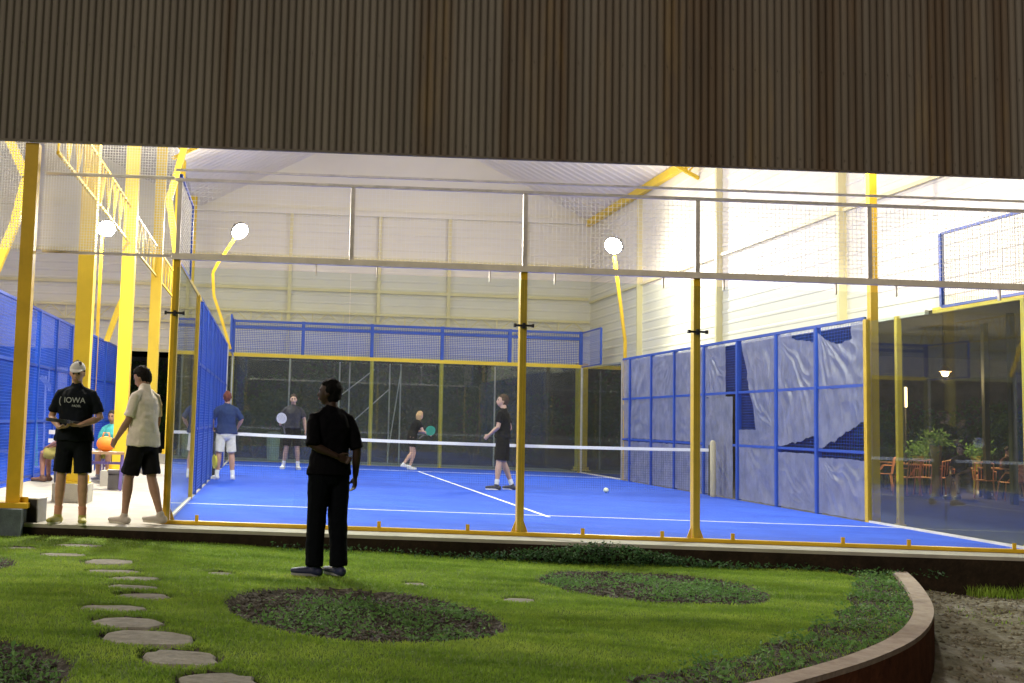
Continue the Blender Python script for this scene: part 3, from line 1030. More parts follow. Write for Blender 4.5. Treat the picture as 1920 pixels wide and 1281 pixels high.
# u runs away from the viewer (towards +y), v upwards
film(4.06, 5.5, 1.05, 2.98, 'upper plastic sheet in the mesh bay beside the near glass, deeply creased', 11, lambda u, v: (v < .22-.24*u) or (v > .97-.12*math.sin(u*PI) and u > .25))
film(4.06, 5.5, .02, .93, 'lower plastic sheet in the mesh bay beside the near glass', 12, lambda u, v: v > .97)
film(5.6, 7.0, 1.06, 2.98, 'upper plastic sheet in second mesh bay, with a bright vertical glint', 13, lambda u, v: v > .99-.1*(1-u) and u < .6 or v < .10-.12*u)
film(5.6, 7.0, .02, .95, 'lower plastic sheet in second mesh bay from the near glass', 14)
film(7.1, 8.7, 1.3, 2.98, 'torn upper plastic sheet hanging right of the open gate', 15, lambda u, v: u > .98-.0*v-.0 or u > .52+.42*v)
film(7.1, 8.7, .02, 1.32, 'lower plastic sheet below the torn one beside the gate', 16)
film(9.35, 10.4, 1.95, 2.98, 'narrow ripped plastic sheet over the gate opening', 17, lambda u, v: False)
film(9.0, 10.4, .02, 1.95, 'plastic sheet hanging behind the cream net post pad', 18, lambda u, v: v < .42 and .62 < u < .80)
film(10.5, 12.15, 1.05, 2.98, 'upper plastic sheet left of the second tall yellow post', 19)
film(10.5, 12.15, .02, .98, 'lower plastic sheet left of the second tall yellow post', 20)
film(12.25, 13.7, 1.05, 2.98, 'upper plastic sheet in the second bay from the far glass', 21)
film(12.25, 13.7, .02, .98, 'lower plastic sheet in the second bay from the far glass', 22)
film(13.8, 15.95, 1.05, 2.98, 'upper plastic sheet in the bay nearest the far glass', 23)
film(13.8, 15.95, .02, .98, 'lower plastic sheet in the bay nearest the far glass', 24)

# court net
cn = empty('court_net', (0, 0, 0), label='padel net with white top band across the middle of the court', cat='net')
nb = MB()
K = 40
def net_z(x): return .88+.05*((x-5)/5)**2
vs, fs = [], []
for i in range(K+1):
    x = .1+9.8*i/K
    z = net_z(x)
    vs += [(x, 9.985, z-.06), (x, 10.015, z-.06), (x, 10.015, z), (x, 9.985, z)]
for i in range(K):
    for k in range(4): fs.append((4*i+k, 4*i+(k+1) % 4, 4*i+4+(k+1) % 4, 4*i+4+k))
fs += [(3, 2, 1, 0), (4*K, 4*K+1, 4*K+2, 4*K+3)]
nb.add(vs, fs).build('net_band', M['white_tape'], cn)
mb = MB()
grid_wires(mb, (.1, 10.0, .03), X, Z, 9.8, .82, .045, .0028)
mb.build('net_mesh', M['black_net'], cn)
for x in (.05, 9.93): MB().tube([(x, 10, 0), (x, 10, 1.0)], .03).build('net_post', M['black_steel'], cn)
p = MB().loft([(9.80, 9.5, .03), (9.80, 9.5, 1.05)], [(.055, .055)]*2, n=18)
tag(p.build('post_pad', simple('cream_pad', (.48, .42, .28), .6, var=.05), smooth=True), 'cream padded cylinder standing at the net end by the right wall', 'post pad')
tag(MB().ball((0, 0, 0), .05, 10).build('ball', simple('pale_ball', (.8, .85, .6), .8), smooth=True, loc=(7.77, 9.7, .05)), 'small white ball lying on the blue court', 'ball')

# ------------------------------------------------------------------ floodlights
M['lamp_face'] = emis('led_face', (1, .97, .9), 90)
def floodlight(x, y, lab, pole_pts, facing, power, r=.045, head=None, z=5.95, added_fill=True):
    root = empty('floodlight', (0, 0, 0), label=lab, cat='floodlight', group='court floodlights')
    mb = MB()
    for a, c in zip(pole_pts, pole_pts[1:]): mb.bar(a, c, r*2, r*2, up=Y)
    mb.build('pole', M['yellow'], root)
    c = Vector(head if head else (x, y, z))
    d = Vector(facing).normalized()
    s = d.cross(Z).normalized()
    u = s.cross(d)
    rot = Matrix((s, d, u)).transposed()
    h = MB()
    def bx(a0, a1, b0, b1, c0, c1, mbb): 
        q = MB().box(a0, a1, b0, b1, c0, c1)
        mbb.add([c+rot @ Vector(v) for v in q.v], q.f)
    h.add([c+rot @ Vector((.225*math.cos(2*PI*t/20), yy, .225*math.sin(2*PI*t/20))) for yy in (-.07, 0) for t in range(20)], [tuple(range(19, -1, -1)), tuple(range(20, 40))]+[(t, (t+1) % 20, 20+(t+1) % 20, 20+t) for t in range(20)])
    for i in range(7): bx(-.2+.06*i, -.19+.06*i, -.12, -.07, -.15, .15, h)
    h.build('lamp_head', M['black_steel'], root)
    f = MB()
    f.ball(c+d*.0, (.215, .07, .215), 10, rot=rot)
    f.build('lamp_face', M['lamp_face'], root)
    L = bpy.data.lights.new('floodlight_beam', 'AREA')
    L.shape = 'RECTANGLE'; L.size = .5; L.size_y = .35
    L.energy = power
    L.color = (1, .94, .82)
    lo = bpy.data.objects.new('floodlight_beam', L)
    
    lo.matrix_world = Matrix.Translation(c+d*.10) @ (Matrix((s, s.cross(d)*1.0, -d)).transposed().to_4x4())
    S.collection.objects.link(lo)
    if not added_fill: return root
    L2 = bpy.data.lights.new('added_fill_light', 'POINT')  # all-round fill added at the lamp head to brighten walls and roof
    L2.energy = power*.42
    L2.shadow_soft_size = .2
    L2.color = (1, .90, .68)
    l2 = bpy.data.objects.new('added_fill_light', L2)
    l2.location = c+d*.32
    S.collection.objects.link(l2)
    return root
PW = 490
floodlight(10, 16, 'bright floodlight on the tall thin yellow pole at the right rear', [(10.02, 15.9, 0), tuple(at(1172, 640, y=15.95)), tuple(at(1152, 480, y=15.95))], (-.8, -1.0, -.75), PW, .035, head=at(1150, 461, y=15.9))
floodlight(0, 16, 'floodlight on the bent yellow pole at the left rear of the court',
           [at(432, 655, y=16.1), at(416, 600, y=16.1), at(401, 555, y=16.1), at(399, 512, y=16.1), at(408, 495, y=16.1), at(445, 440, y=16.1)], (.6, -1.0, -.75), PW, .036, head=at(450, 434, y=16))
floodlight(-3.1, 14.7, 'floodlight over the neighbouring court beside the thick yellow columns', [(-3.1, 14.75, 0), (-3.1, 14.75, 5.6)], (.25, -1.0, -.75), PW, .035, head=at(200, 429, y=14.7))
floodlight(10, 4, 'tall yellow floodlight pole at the end of the near right glass, lamp hidden above', [(10.12, 4.02, 0), (10.12, 4.02, 5.9)], (-.8, -.15, -1.0), PW*.9, .055, head=(9.9, 4.05, 5.95), added_fill=False)
floodlight(0, 4, 'unseen floodlight added high on the left column line behind the fascia', [(XM, 4, 6.3), (-.2, 4, 6.1)], (.35, -.15, -1.0), PW*1.3, .035, head=(-.1, 4.05, 6.1))  # no pole shows here; unseen lamp and bracket added to light the near court
floodlight(-6, 4, 'floodlight over the near part of the neighbouring court', [(-6.1, 4, 0), (-6.1, 4, 6.1)], (.1, -.1, -1.1), PW, .035, head=(-6, 4.05, 6.3))

# ------------------------------------------------------------------ beyond the court: yard, shrubs, terrace
def shrub(name, loc, r, h, n, lab, cat, grp, seed, m_='leaf_dark', trunk=True):
    g = np.random.default_rng(seed)
    root = empty(name, loc, label=lab, cat=cat, group=grp)
    nb_ = 14
    cs = g.uniform(-1, 1, (nb_, 3))*np.array([r*.7, r*.7, h*.33])+np.array([0, 0, h*.58])
    pts = []
    for c in cs:
        q = g.standard_normal((n//nb_, 3))
        q /= np.linalg.norm(q, axis=1)[:, None]
        q *= (g.uniform(.5, 1, n//nb_)**.5)[:, None]*np.array([r*.5, r*.5, h*.24])*g.uniform(.7, 1.3)
        pts.append(c+q)
    P_ = np.concatenate(pts)
    P_ = P_[P_[:, 2] > .02]
    m = len(P_)
    nr = g.standard_normal((m, 3)); nr /= np.linalg.norm(nr, axis=1)[:, None]
    a = np.cross(nr, g.standard_normal((m, 3))); a /= np.linalg.norm(a, axis=1)[:, None]
    bb = np.cross(nr, a)
    s = g.uniform(.05, .12, m)[:, None]
    V = np.stack([P_-a*s, P_-bb*s*.4, P_+a*s, P_+bb*s*.4], 1).reshape(-1, 3)
    arr_mesh('foliage', V, np.arange(m*4).reshape(-1, 4), M[m_], root)
    mb = MB()
    for c in cs[:7]:
        mb.loft([(0, 0, -.05), (c[0]*.4, c[1]*.4, h*.28), tuple(c)], [.05, .035, .012], n=7)
    mb.build('stem', M['bark'], root)
    return root
sl = ['dark shrub behind the far glass at its left end', 'dark shrub behind the player with the white racket', 'tall dark shrub behind the man in black',
      'dark shrub between the two far yellow posts', 'leafy dark tree right of the second far yellow post', 'dark shrub behind the tall dark player', 'dark shrub behind the far right corner of the glass',
      'dark bush beyond the far left column']
for i, (x, y, r, h) in enumerate([(.6, 26.5, 1.5, 2.6), (2.4, 28, 1.5, 2.9), (4.0, 26.2, 1.5, 3.2), (6.0, 27, 1.6, 3.3), (7.9, 25.6, 1.4, 3.4), (9.6, 27, 1.5, 3.0), (12.2, 26, 1.5, 3.0), (-3.5, 27, 2.0, 2.9)]):
    shrub('shrub', (x, y, -.06), r, h, 4500, sl[i], 'shrub', 'dark shrubs behind the hall', 50+i)
# low boundary wall of the yard closing the view
tag(MB().box(-25, 30, 31, 31.25, -.1, 3.4).build('boundary_wall', simple('dark_render', (.045, .05, .055), .9, var=.3, scale=1.5)), 'dark rendered boundary wall far behind the shrubs', 'wall')
# scaffold tower with diagonal tubes behind the far glass
sc = empty('scaffold_frame', (0, 0, 0), label='thin grey scaffold frame with diagonal tubes behind the far glass', cat='scaffold')
for x in (3.3, 3.62, 4.9, 5.25): MB().tube([(x, 23.8, -.06), (x, 23.8, 3.1)], .025, 6).build('upright', M['galv'], sc)
mb = MB()
mb.tube([(3.3, 23.75, 2.0), (4.4, 23.75, 2.9)], .02, 6).tube([(3.62, 23.75, 1.1), (4.9, 23.75, 2.3)], .02, 6).tube([(4.9, 23.75, .3), (5.25, 23.75, 2.9)], .02, 6)
mb.build('diagonal_tubes', M['galv'], sc)
for i, (x, y, lb) in enumerate([(1.7, 23.4, 'slim grey pole behind the player with the white racket'), (8.3, 24, 'slim grey pole behind the tall dark player')]):
    t = empty('slim_pole', (x, y, -.06), label=lb, cat='pole')
    MB().tube([(0, 0, 0), (0, 0, 3.2)], .028, 8).build('pole_tube', M['galv'], t)
    MB().box(-.1, .1, -.1, .1, 0, .02).build('base_plate', M['galv'], t)
bn = empty('litter_bin', (1.25, 21.0, -.012), label='pale green grey bin behind the far glass by the white racket player', cat='bin')
MB().loft([(0, 0, .02), (0, 0, .78)], [(.17, .16), (.20, .19)], n=20, cap=False).build('bin_body', simple('pale_green_plastic', (.35, .38, .30), .5), bn, smooth=False)
MB().loft([(0, 0, .785), (0, 0, .83), (0, 0, .87)], [(.215, .205), (.2, .19), (.1, .1)], n=20, cap=False).build('bin_lid', simple('dark_lid', (.12, .13, .11), .5), bn)

# terrace with tables, chairs, planters and a warm lamp
def cafe_chair(name='cafe_chair', m_=None):
    root = empty(name)
    m_ = m_ or M['orange_plastic']
    MB().loft([(0, -.2, .44), (0, 0, .43), (0, .2, .44)], [(.2, .014), (.22, .016), (.2, .014)], n=14).build('seat', m_, root, smooth=True)
    mb = MB()
    for s in (-1, 1): mb.tube([(s*.19, -.2, .44), (s*.2, -.26, .84)], .016)
    mb.tube([(-.2, -.26, .84), (0, -.29, .88), (.2, -.26, .84)], .018)
    for i in range(5): mb.tube([(-.13+.065*i, -.21, .46), (-.13+.065*i, -.275, .85)], .009, 6)
    mb.build('backrest', m_, root)
    for s in (-1, 1): MB().tube([(s*.2, -.24, .66), (s*.25, 0, .66), (s*.23, .16, .44)], .014).build('armrest', m_, root)
    for sx in (-1, 1):
        for sy in (-1, 1): MB().tube([(sx*.18, sy*.17, .43), (sx*.22, sy*.22, 0)], .017).build('leg', m_, root)
    return root
M['orange_plastic'] = simple('salmon_plastic', (.85, .36, .18), .45, var=.08)
M['wood_top'] = simple('wood_top', (.62, .30, .17), .5, var=.3, scale=12)
def cafe_table(w=.8, d=.8, h=.74, legm='black_steel', topm='wood_top'):
    root = empty('cafe_table')
    mb = MB().box(-w/2, w/2, -d/2, d/2, h-.03, h)
    mb.build('table_top', M[topm], root)
    for sx in (-1, 1):
        for sy in (-1, 1): MB().bar((sx*(w/2-.05), sy*(d/2-.05), 0), (sx*(w/2-.05), sy*(d/2-.05), h-.031), .04).build('leg', M[legm], root)
    MB().box(-w/2+.03, w/2-.03, -d/2+.03, d/2-.03, h-.085, h-.032).build('apron', M[legm], root)
    return root
T0, C0 = cafe_table(), cafe_chair()
tspots = [((1725, 900), 16.5, 'terrace table with salmon chairs behind the reflected post'), ((1880, 908), 15.5, 'terrace table at the right edge below the hanging planter'), ((1660, 900), 19, 'terrace table nearest the tall yellow pole')]
chairs = [((1700, 905), 15.3, .3, 'salmon plastic chair left of the green yellow planter pedestal'), ((1735, 905), 15.6, -.2, 'salmon plastic chair left of the planter pedestal, second of the bright pair'),
          ((1768, 905), 15.9, .1, 'salmon plastic chair just right of the planter pedestal'), ((1845, 905), 15.0, 2.6, 'salmon plastic chair behind the seated dark figure'), ((1893, 912), 14.0, .6, 'salmon plastic chair nearest the right picture edge'),
          ((1656, 905), 18, 1.0, 'reddish plastic chair just right of the tall yellow pole')]
def tpt(u, y):
    p = at(u, 850, y=y)
    return (p.x, y, -.10)
for i, (p, y, lb) in enumerate(tspots):
    o = T0 if i == 0 else copy_thing(T0)
    o.location = tpt(p[0], y)
    o.rotation_euler = (0, 0, .2*i)
    tag(o, lb, 'table', 'terrace tables')
for i, (p, y, rz, lb) in enumerate(chairs):
    o = C0 if i == 0 else copy_thing(C0)
    o.location = tpt(p[0], y)
    o.rotation_euler = (0, 0, rz)
    tag(o, lb, 'chair', 'terrace chairs')
def pedestal(u, y, h, lb):
    x, y, z = tpt(u, y)
    root = empty('planter', (x, y, z), label=lb, cat='planter', group='terrace planters')
    MB().loft([(0, 0, 0), (0, 0, .08), (0, 0, h*.6), (0, 0, h)], [(.13, .13), (.12, .12), (.10, .10), (.17, .17)], n=4, cap=False).build('pedestal', simple('olive_pedestal', (.32, .28, .04), .6), root)
    g = np.random.default_rng(int(u))
    n = 260
    q = g.standard_normal((n, 3))*np.array([.16, .16, .12])+np.array([0, 0, h+.12])
    nr = g.standard_normal((n, 3)); nr /= np.linalg.norm(nr, axis=1)[:, None]
    a = np.cross(nr, g.standard_normal((n, 3))); a /= np.linalg.norm(a, axis=1)[:, None]
    b_ = np.cross(nr, a)
    V = np.stack([q-a*.07, q-b_*.02, q+a*.07, q+b_*.02], 1).reshape(-1, 3)
    arr_mesh('plant', V, np.arange(n*4).reshape(-1, 4), M['weed'], root)
pedestal(1755, 15.2, 1.25, 'olive flared planter pedestal under the warm lamp')
pedestal(1722, 17.0, .95, 'leafy yellow green planter left of the flared pedestal')
pedestal(1832, 17.0, 1.0, 'leafy yellow green planter beneath the hanging stems')
# warm pendant lamp
c = at(1772, 697, y=16.5)
pl = empty('pendant_lamp', (0, 0, 0), label='glowing warm pendant lamp hanging over the dark terrace', cat='lamp')
MB().tube([c+Z*.15, Vector((c.x, c.y, 4.1))], .008, 6).build('cord', M['black_steel'], pl)
MB().loft([c+Z*.0, c+Z*.1, c+Z*.16], [(.15, .15), (.10, .10), (.03, .03)], n=16, cap=False).build('shade', simple('copper_shade', (.3, .16, .08), .4), pl)
MB().ball(c-Z*.03, .085, 10).build('bulb', emis('warm_bulb', (1, .62, .28), 35), pl, smooth=True)
L = bpy.data.lights.new('pendant_light', 'POINT')
L.energy = 650; L.color = (1, .62, .32); L.shadow_soft_size = .1
o = bpy.data.objects.new('pendant_light', L); o.location = c-Z*.2
S.collection.objects.link(o)
# small lit wall lamp strip
c = at(1698, 745, y=18)
st = empty('strip_lamp', (0, 0, 0), label='slim vertical peach coloured lamp strip on the terrace', cat='lamp')
MB().box(c.x-.035, c.x+.035, c.y-.02, c.y+.02, c.z-.27, c.z+.27).build('glowing_tube', emis('peach_tube', (1, .50, .28), .75), st)
MB().box(c.x-.02, c.x+.02, c.y+.021, c.y+.05, -.1, c.z+.3).build('stand', M['black_steel'], st)
# terrace canopy posts and roof
tr_ = empty('terrace_canopy', (0, 0, 0), label='dark flat canopy on posts over the terrace beyond the side glass', cat='canopy')
MB().box(13.2, 30, 9, 27, 4.15, 4.3).build('canopy_roof', simple('matt_dark_canopy', (.02, .02, .02), .95, spec=.05), tr_)
for u, y in ((1850, 15), (1690, 21), (1900, 12.5)):
    p = tpt(u, y)
    MB().bar((p[0], y, -.1), (p[0], y, 4.15), .12, up=Y).build('canopy_post', simple('olive_post', (.12, .12, .05), .6), tr_)
tag(MB().box(11.4, 40, 30.2, 30.5, -.1, 4.5).build('terrace_wall', simple('dark_brick', (.05, .035, .03), .9, var=.4, scale=3)), 'dark brick wall closing the terrace at its far end', 'wall')
for i, (u, y, s) in enumerate(((1620+40, 22, 1.2), (1790, 24, 1.3), (1900, 21, 1.2))):
    x, y, z = tpt(u, y)
    shrub('shrub', (x, y, z), s, 2.3, 2800, ['dark potted bush behind the tall yellow pole on the terrace', 'dark bush behind the flared terrace planter', 'dark bush at the right edge of the terrace'][i], 'shrub', 'bushes on the terrace', 90+i)

# ------------------------------------------------------------------ people
def region_mat(name, base, spots, var=.1):
    return simple(name, base, .6, var=var, scale=12, spec=.3)
def remesh(mb, name, vox, mats, parent, smooth_it=4, disp=0, dscale=9, seed=0, pick=None):
    """union of overlapping closed lofts into one continuous surface"""
    me = mb.mesh(name+'_src')
    o = bpy.data.objects.new(name+'_src', me)
    S.collection.objects.link(o)
    md = o.modifiers.new('r', 'REMESH')
    md.mode = 'VOXEL'
    md.voxel_size = vox
    md.use_smooth_shade = True
    if smooth_it:
        sm = o.modifiers.new('s', 'SMOOTH')
        sm.factor = .5
        sm.iterations = smooth_it
    dg = bpy.context.evaluated_depsgraph_get()
    dg.update()
    nm = bpy.data.meshes.new_from_object(o.evaluated_get(dg))
    bpy.data.objects.remove(o)
    bpy.data.meshes.remove(me)
    nm.name = name
    if disp:
        n = len(nm.vertices)
        co_ = np.zeros(n*3); nm.vertices.foreach_get('co', co_)
        no = np.zeros(n*3); nm.vertex_normals.foreach_get('vector', no)
        co_ = co_.reshape(-1, 3); no = no.reshape(-1, 3)
        d = np.array([noise.noise(Vector((p[0]*dscale+seed, p[1]*dscale, p[2]*dscale*.6)))+.5*noise.noise(Vector((p[0]*dscale*2.3, p[1]*dscale*2.3+seed, p[2]*dscale*2.3))) for p in co_])
        co_ = co_+no*((d+.12).clip(-.08, 1)*disp)[:, None]
        nm.vertices.foreach_set('co', co_.ravel())
    if not isinstance(mats, (list, tuple)): mats = [mats]
    nm.materials.clear()
    for x in mats: nm.materials.append(x)
    if pick:
        n = len(nm.polygons)
        c = np.zeros(n*3); nm.polygons.foreach_get('center', c)
        nm.polygons.foreach_set('material_index', pick(c.reshape(-1, 3)).astype(np.int32))
    nm.polygons.foreach_set('use_smooth', [True]*len(nm.polygons))
    nm.update()
    r = bpy.data.objects.new(name, nm)
    S.collection.objects.link(r)
    if parent: r.parent = parent
    return r

DARK = simple('dark_feature', (.015, .01, .01), .4, var=0)
LIP = simple('lip', (.30, .10, .08), .5, var=.05)
def hand(mb, w, d, pn, thumb_side, sc=1., curl=.5):
    """palm plus five separate fingers; w wrist, d direction, pn palm normal"""
    w, d = Vector(w), Vector(d).normalized()
    pn = (Vector(pn)-d*d.dot(Vector(pn))).normalized()
    lat = d.cross(pn)*thumb_side
    mb.loft([w-d*.02, w+d*.025*sc, w+d*.06*sc, w+d*.088*sc], [(.024*sc, .017*sc), (.033*sc, .016*sc), (.040*sc, .015*sc), (.039*sc, .012*sc)], side=lat, n=12)
    for i, (off, ln, r) in enumerate(((.029, .072, .0088), (.0098, .080, .0092), (-.0098, .075, .0088), (-.029, .060, .0078))):
        cu = curl*(1+.12*i)
        p = w+d*.083*sc+lat*off*sc
        pts = [p-d*.02*sc, p]
        dd = d.copy()
        a = cu*.5
        for seg in (.42, .32, .26):
            dd = (d*math.cos(a)+pn*math.sin(a)+lat*off*1.2).normalized()
            p = p+dd*ln*seg*sc
            pts.append(p.copy())
            a += cu*1.0
        mb.loft(pts, [r*sc*1.05, r*sc*1.05, r*sc, r*sc*.93, r*sc*.8], n=8)
    p = w+d*.022*sc+lat*.022*sc
    t = (d*.75+lat*.75+pn*.25).normalized()
    t2 = (d*.95+lat*.25+pn*.45).normalized()
    mb.loft([p-t*.01, p+t*.035*sc, p+t*.035*sc+t2*.028*sc, p+t*.035*sc+t2*.052*sc], [.0135*sc, .0115*sc, .0100*sc, .0085*sc], n=8)

BASE = dict(pel=(0, 0, .96), wai=(0, 0, 1.10), che=(0, .0, 1.32), nec=(0, -.005, 1.49), hd=(0, .015, 1.635), hy=0, hp=0,
    sh=((-.175, -.005, 1.42), (.175, -.005, 1.42)), el=((-.23, -.03, 1.13), (.23, -.03, 1.13)), wr=((-.24, .04, .88), (.24, .04, .88)),
    hip=((-.09, 0, .92), (.09, 0, .92)), kn=((-.105, .015, .50), (.105, .015, .50)), an=((-.11, -.02, .085), (.11, -.02, .085)), fy=(8, -8))
def person(lab, loc, rz, h=1.76, pose={}, skin=(.42, .25, .17), top=(.03, .03, .035), bottom=(.02, .02, .022), shorts=True, shoe=(.6, .6, .6), sole=(.7, .7, .7), socks=None,
           hair=(.02, .015, .012), hairlen=0, cap=None, hairvol=1.04, vox=.011, fat=1., female=False, sleeve=.55, collar=False, shirt_len=.0, palm=((1, 0, 0), (-1, 0, 0)), curl=(.5, .5), group=None, beard=False, name='person', toes=None):
    P_ = dict(BASE); P_.update(pose)
    k = h/1.78
    V = lambda p: Vector(p)*k
    root_loc = Vector(loc)
    sk = simple('skin_tone', skin, .55, var=.12, scale=14, spec=.35)
    pel, wai, che, nec, hd = map(V, (P_['pel'], P_['wai'], P_['che'], P_['nec'], P_['hd']))
    sh, el, wr, hip, kn, an = [tuple(V(p) for p in P_[q]) for q in ('sh', 'el', 'wr', 'hip', 'kn', 'an')]
    across = (sh[1]-sh[0]).normalized()
    pac = (hip[1]-hip[0]).normalized()
    f = fat
    # body
    b = MB()
    wf = .9 if female else 1.
    tors_p = [pel-Vector((0, 0, .07*k)), pel, wai, che, che.lerp(nec, .5), nec.lerp(che, .1)]
    tors_r = [(.135*f, .10*f), (.148*f, .104*f), (.132*f*wf, .096*f), (.152*wf, .104*f), (.128*wf, .082), (.045, .045)]
    b.loft(tors_p, [(a*k, c*k) for a, c in tors_r], side=across, n=20)
    RH = Matrix.Rotation(R(P_['hy']), 3, 'Z') @ Matrix.Rotation(R(P_['hp']), 3, 'X')
    chin = hd+RH @ Vector((0, .02, -.075))*k
    b.loft([nec-Vector((0, 0, .03*k)), nec+Vector((0, 0, .02*k)), hd+RH @ Vector((0, -.02, -.05))*k], [.064*k, .056*k, .055*k], n=14)
    def headshape(d, p):
        z = d.z
        if z < 0:
            p = Vector((p.x*(1-.30*(-z)**1.4), p.y*(1-.12*(-z)), p.z))
            p.y += .018*k*(-z)
        if d.y > .5 and z > -.1 and z < .35: p.y -= .004*k
        return p
    b.ball(hd, (.074*k, .095*k, .118*k), 12, rot=RH, shape=headshape)
    H = lambda x, y, z: hd+RH @ Vector((x, y, z))*k
    b.loft([H(0, .086, .012), H(0, .098, -.012), H(0, .108, -.030), H(0, .092, -.040)], [(.008*k, .008*k), (.011*k, .010*k), (.015*k, .011*k), (.010*k, .006*k)], side=RH @ X, n=8)
    b.loft([H(-.036, .083, .026), H(0, .091, .030), H(.036, .083, .026)], [.008*k]*3, n=8)
    b.loft([H(-.022, .086, -.062), H(0, .094, -.062), H(.022, .086, -.062)], [.007*k]*3, n=8)
    for s in (-1, 1):
        b.ball(H(s*.077, -.002, -.008), (.010*k, .022*k, .032*k), 6, rot=RH)
    for i in (0, 1):
        b.loft([sh[i].lerp(che, .35), sh[i]+Vector((0, 0, -.02*k)), sh[i].lerp(el[i], .35), el[i], el[i].lerp(wr[i], .3), wr[i]], [.045*k, .048*k, .046*k, .040*k, .041*k, .026*k], n=12)
        dirn = P_.get('hand', (None, None))[i]
        dirn = Vector(dirn) if dirn else (wr[i]-el[i])
        hand(b, wr[i], dirn, palm[i], 1 if i else -1, k, curl[i])
        lk = 1.0 if f < 1.1 else 1.1
        b.loft([hip[i]+Vector((0, 0, .04*k)), hip[i].lerp(kn[i], .3), hip[i].lerp(kn[i], .75), kn[i], kn[i].lerp(an[i], .3), kn[i].lerp(an[i], .75), an[i]],
               [r*k*lk for r in (.088, .084, .062, .054, .058, .040, .035)], n=14)
        a = R(P_['fy'][i])
        fd = Vector((math.sin(-a), math.cos(a), 0))
        g0 = an[i]
        tz = -.045*k
        b.loft([g0-fd*.035*k+Vector((0, 0, tz)), g0+fd*.05*k+Vector((0, 0, tz)), g0+fd*.13*k+Vector((0, 0, tz-.008*k)), g0+fd*.17*k+Vector((0, 0, tz-.012*k))],
               [(.030*k, .034*k), (.036*k, .034*k), (.040*k, .022*k), (.030*k, .015*k)], side=Vector((fd.y, -fd.x, 0)), n=12)
        b.loft([an[i], g0+Vector((0, 0, tz))], [.035*k, .032*k], n=10)
    el_, er_ = H(-.031, .084, .008), H(.031, .084, .008)
    mo = H(0, .097, -.062)
    def pick(c):
        r = np.zeros(len(c))
        for e, rad in ((el_, .013), (er_, .013)): r[np.linalg.norm(c-np.array(e), axis=1) < rad*k] = 1
        hl = (RH.inverted() @ Matrix.Identity(3))
        q = (c-np.array(hd)) @ np.array(RH)
        r[(np.abs(q[:, 0]) < .024*k) & (np.abs(q[:, 2]+.062*k) < .006*k) & (q[:, 1] > .07*k)] = 2
        r[(np.abs(np.abs(q[:, 0])-.033*k) < .018*k) & (np.abs(q[:, 2]-.030*k) < .005*k) & (q[:, 1] > .07*k)] = 1
        return r
    body = remesh(b, name, vox, [sk, DARK, LIP], None, 2, pick=pick)
    body.location = root_loc
    body.rotation_euler = (0, 0, R(rz))
    tag(body, lab, 'person', group)
    # top
    tm = cloth('shirt_fabric', top)
    b = MB()
    o_ = .018*k
    hem = pel+Vector((0, 0, (.0-shirt_len)*k))
    hw = .186 if shirt_len > .02 else .166
    b.loft([hem, pel.lerp(wai, .4), wai, che, che.lerp(nec, .45), che.lerp(nec, .72), nec.lerp(che, .08)],
           [((a*f+.0)*k+o_, (c*f)*k+o_) for a, c in ((hw, .130), (.168, .118), (.150*wf, .110), (.166*wf, .116), (.150*wf, .094), (.095*wf, .070), (.052, .050))], side=across, n=20, fs0=True)
    for i in (0, 1):
        e = sh[i].lerp(el[i], min(1, sleeve*1.35))
        s0 = sh[i].lerp(che, .35)+Vector((0, 0, .02*k)); s1 = sh[i]+Vector((0, 0, -.02*k))
        pts = [s0, s1, sh[i].lerp(el[i], .3), sh[i].lerp(el[i], .3+sleeve*.4), e]
        rr = [.050*k, .056*k, .060*k, .060*k, .062*k]
        if sleeve >= 1: 
            pts = [s0, s1, sh[i].lerp(el[i], .5), el[i], el[i].lerp(wr[i], .5), el[i].lerp(wr[i], .93)]
            rr = [.050*k, .056*k, .060*k, .054*k, .048*k, .038*k]
        b.loft(pts, rr, n=12, fe=True)
        b.loft([nec.lerp(che, .12), nec.lerp(sh[i], .55)+Vector((0, 0, -.012*k)), s1], [.045*k, .046*k, .050*k], n=12)
    if collar: b.loft([nec-Vector((0, 0, .02*k)), nec+Vector((0, 0, .02*k))], [.075*k, .068*k], n=14)
    sob = remesh(b, 'shirt', vox, tm, body, 2, disp=.019, dscale=8, seed=len(lab))
    # bottom
    bm_ = cloth('bottom_fabric', bottom)
    b = MB()
    b.loft([hip[0].lerp(hip[1], .5)-Vector((0, 0, .04*k)), pel, pel.lerp(wai, .45)], [((.155*f)*k+o_*.6, .108*f*k+o_*.6), ((.158*f)*k+o_*.5, .110*f*k+o_*.5), (.145*f*k+o_*.3, .104*f*k+o_*.3)], side=pac, n=18)
    for i in (0, 1):
        if shorts:
            t_ = .88
            if female: t_ = .55
            b.loft([hip[i]+Vector((0, 0, .04*k)), hip[i].lerp(kn[i], .35), hip[i].lerp(kn[i], t_)], [.096*k*min(f, 1.1), .098*k, .102*k], n=14, fe=True)
        else:
            b.loft([hip[i]+Vector((0, 0, .04*k)), hip[i].lerp(kn[i], .35), kn[i], kn[i].lerp(an[i], .5), an[i]+Vector((0, 0, .0*k))], [.100*k, .102*k, .086*k, .082*k, .080*k], n=14, fe=True)
    remesh(b, 'shorts' if shorts else 'trousers', vox, bm_, body, 2, disp=.010, seed=3+len(lab))
    # shoes
    shm = simple('shoe_fabric', shoe, .6, var=.1, scale=20)
    som = simple('shoe_sole', sole, .7, var=.05)
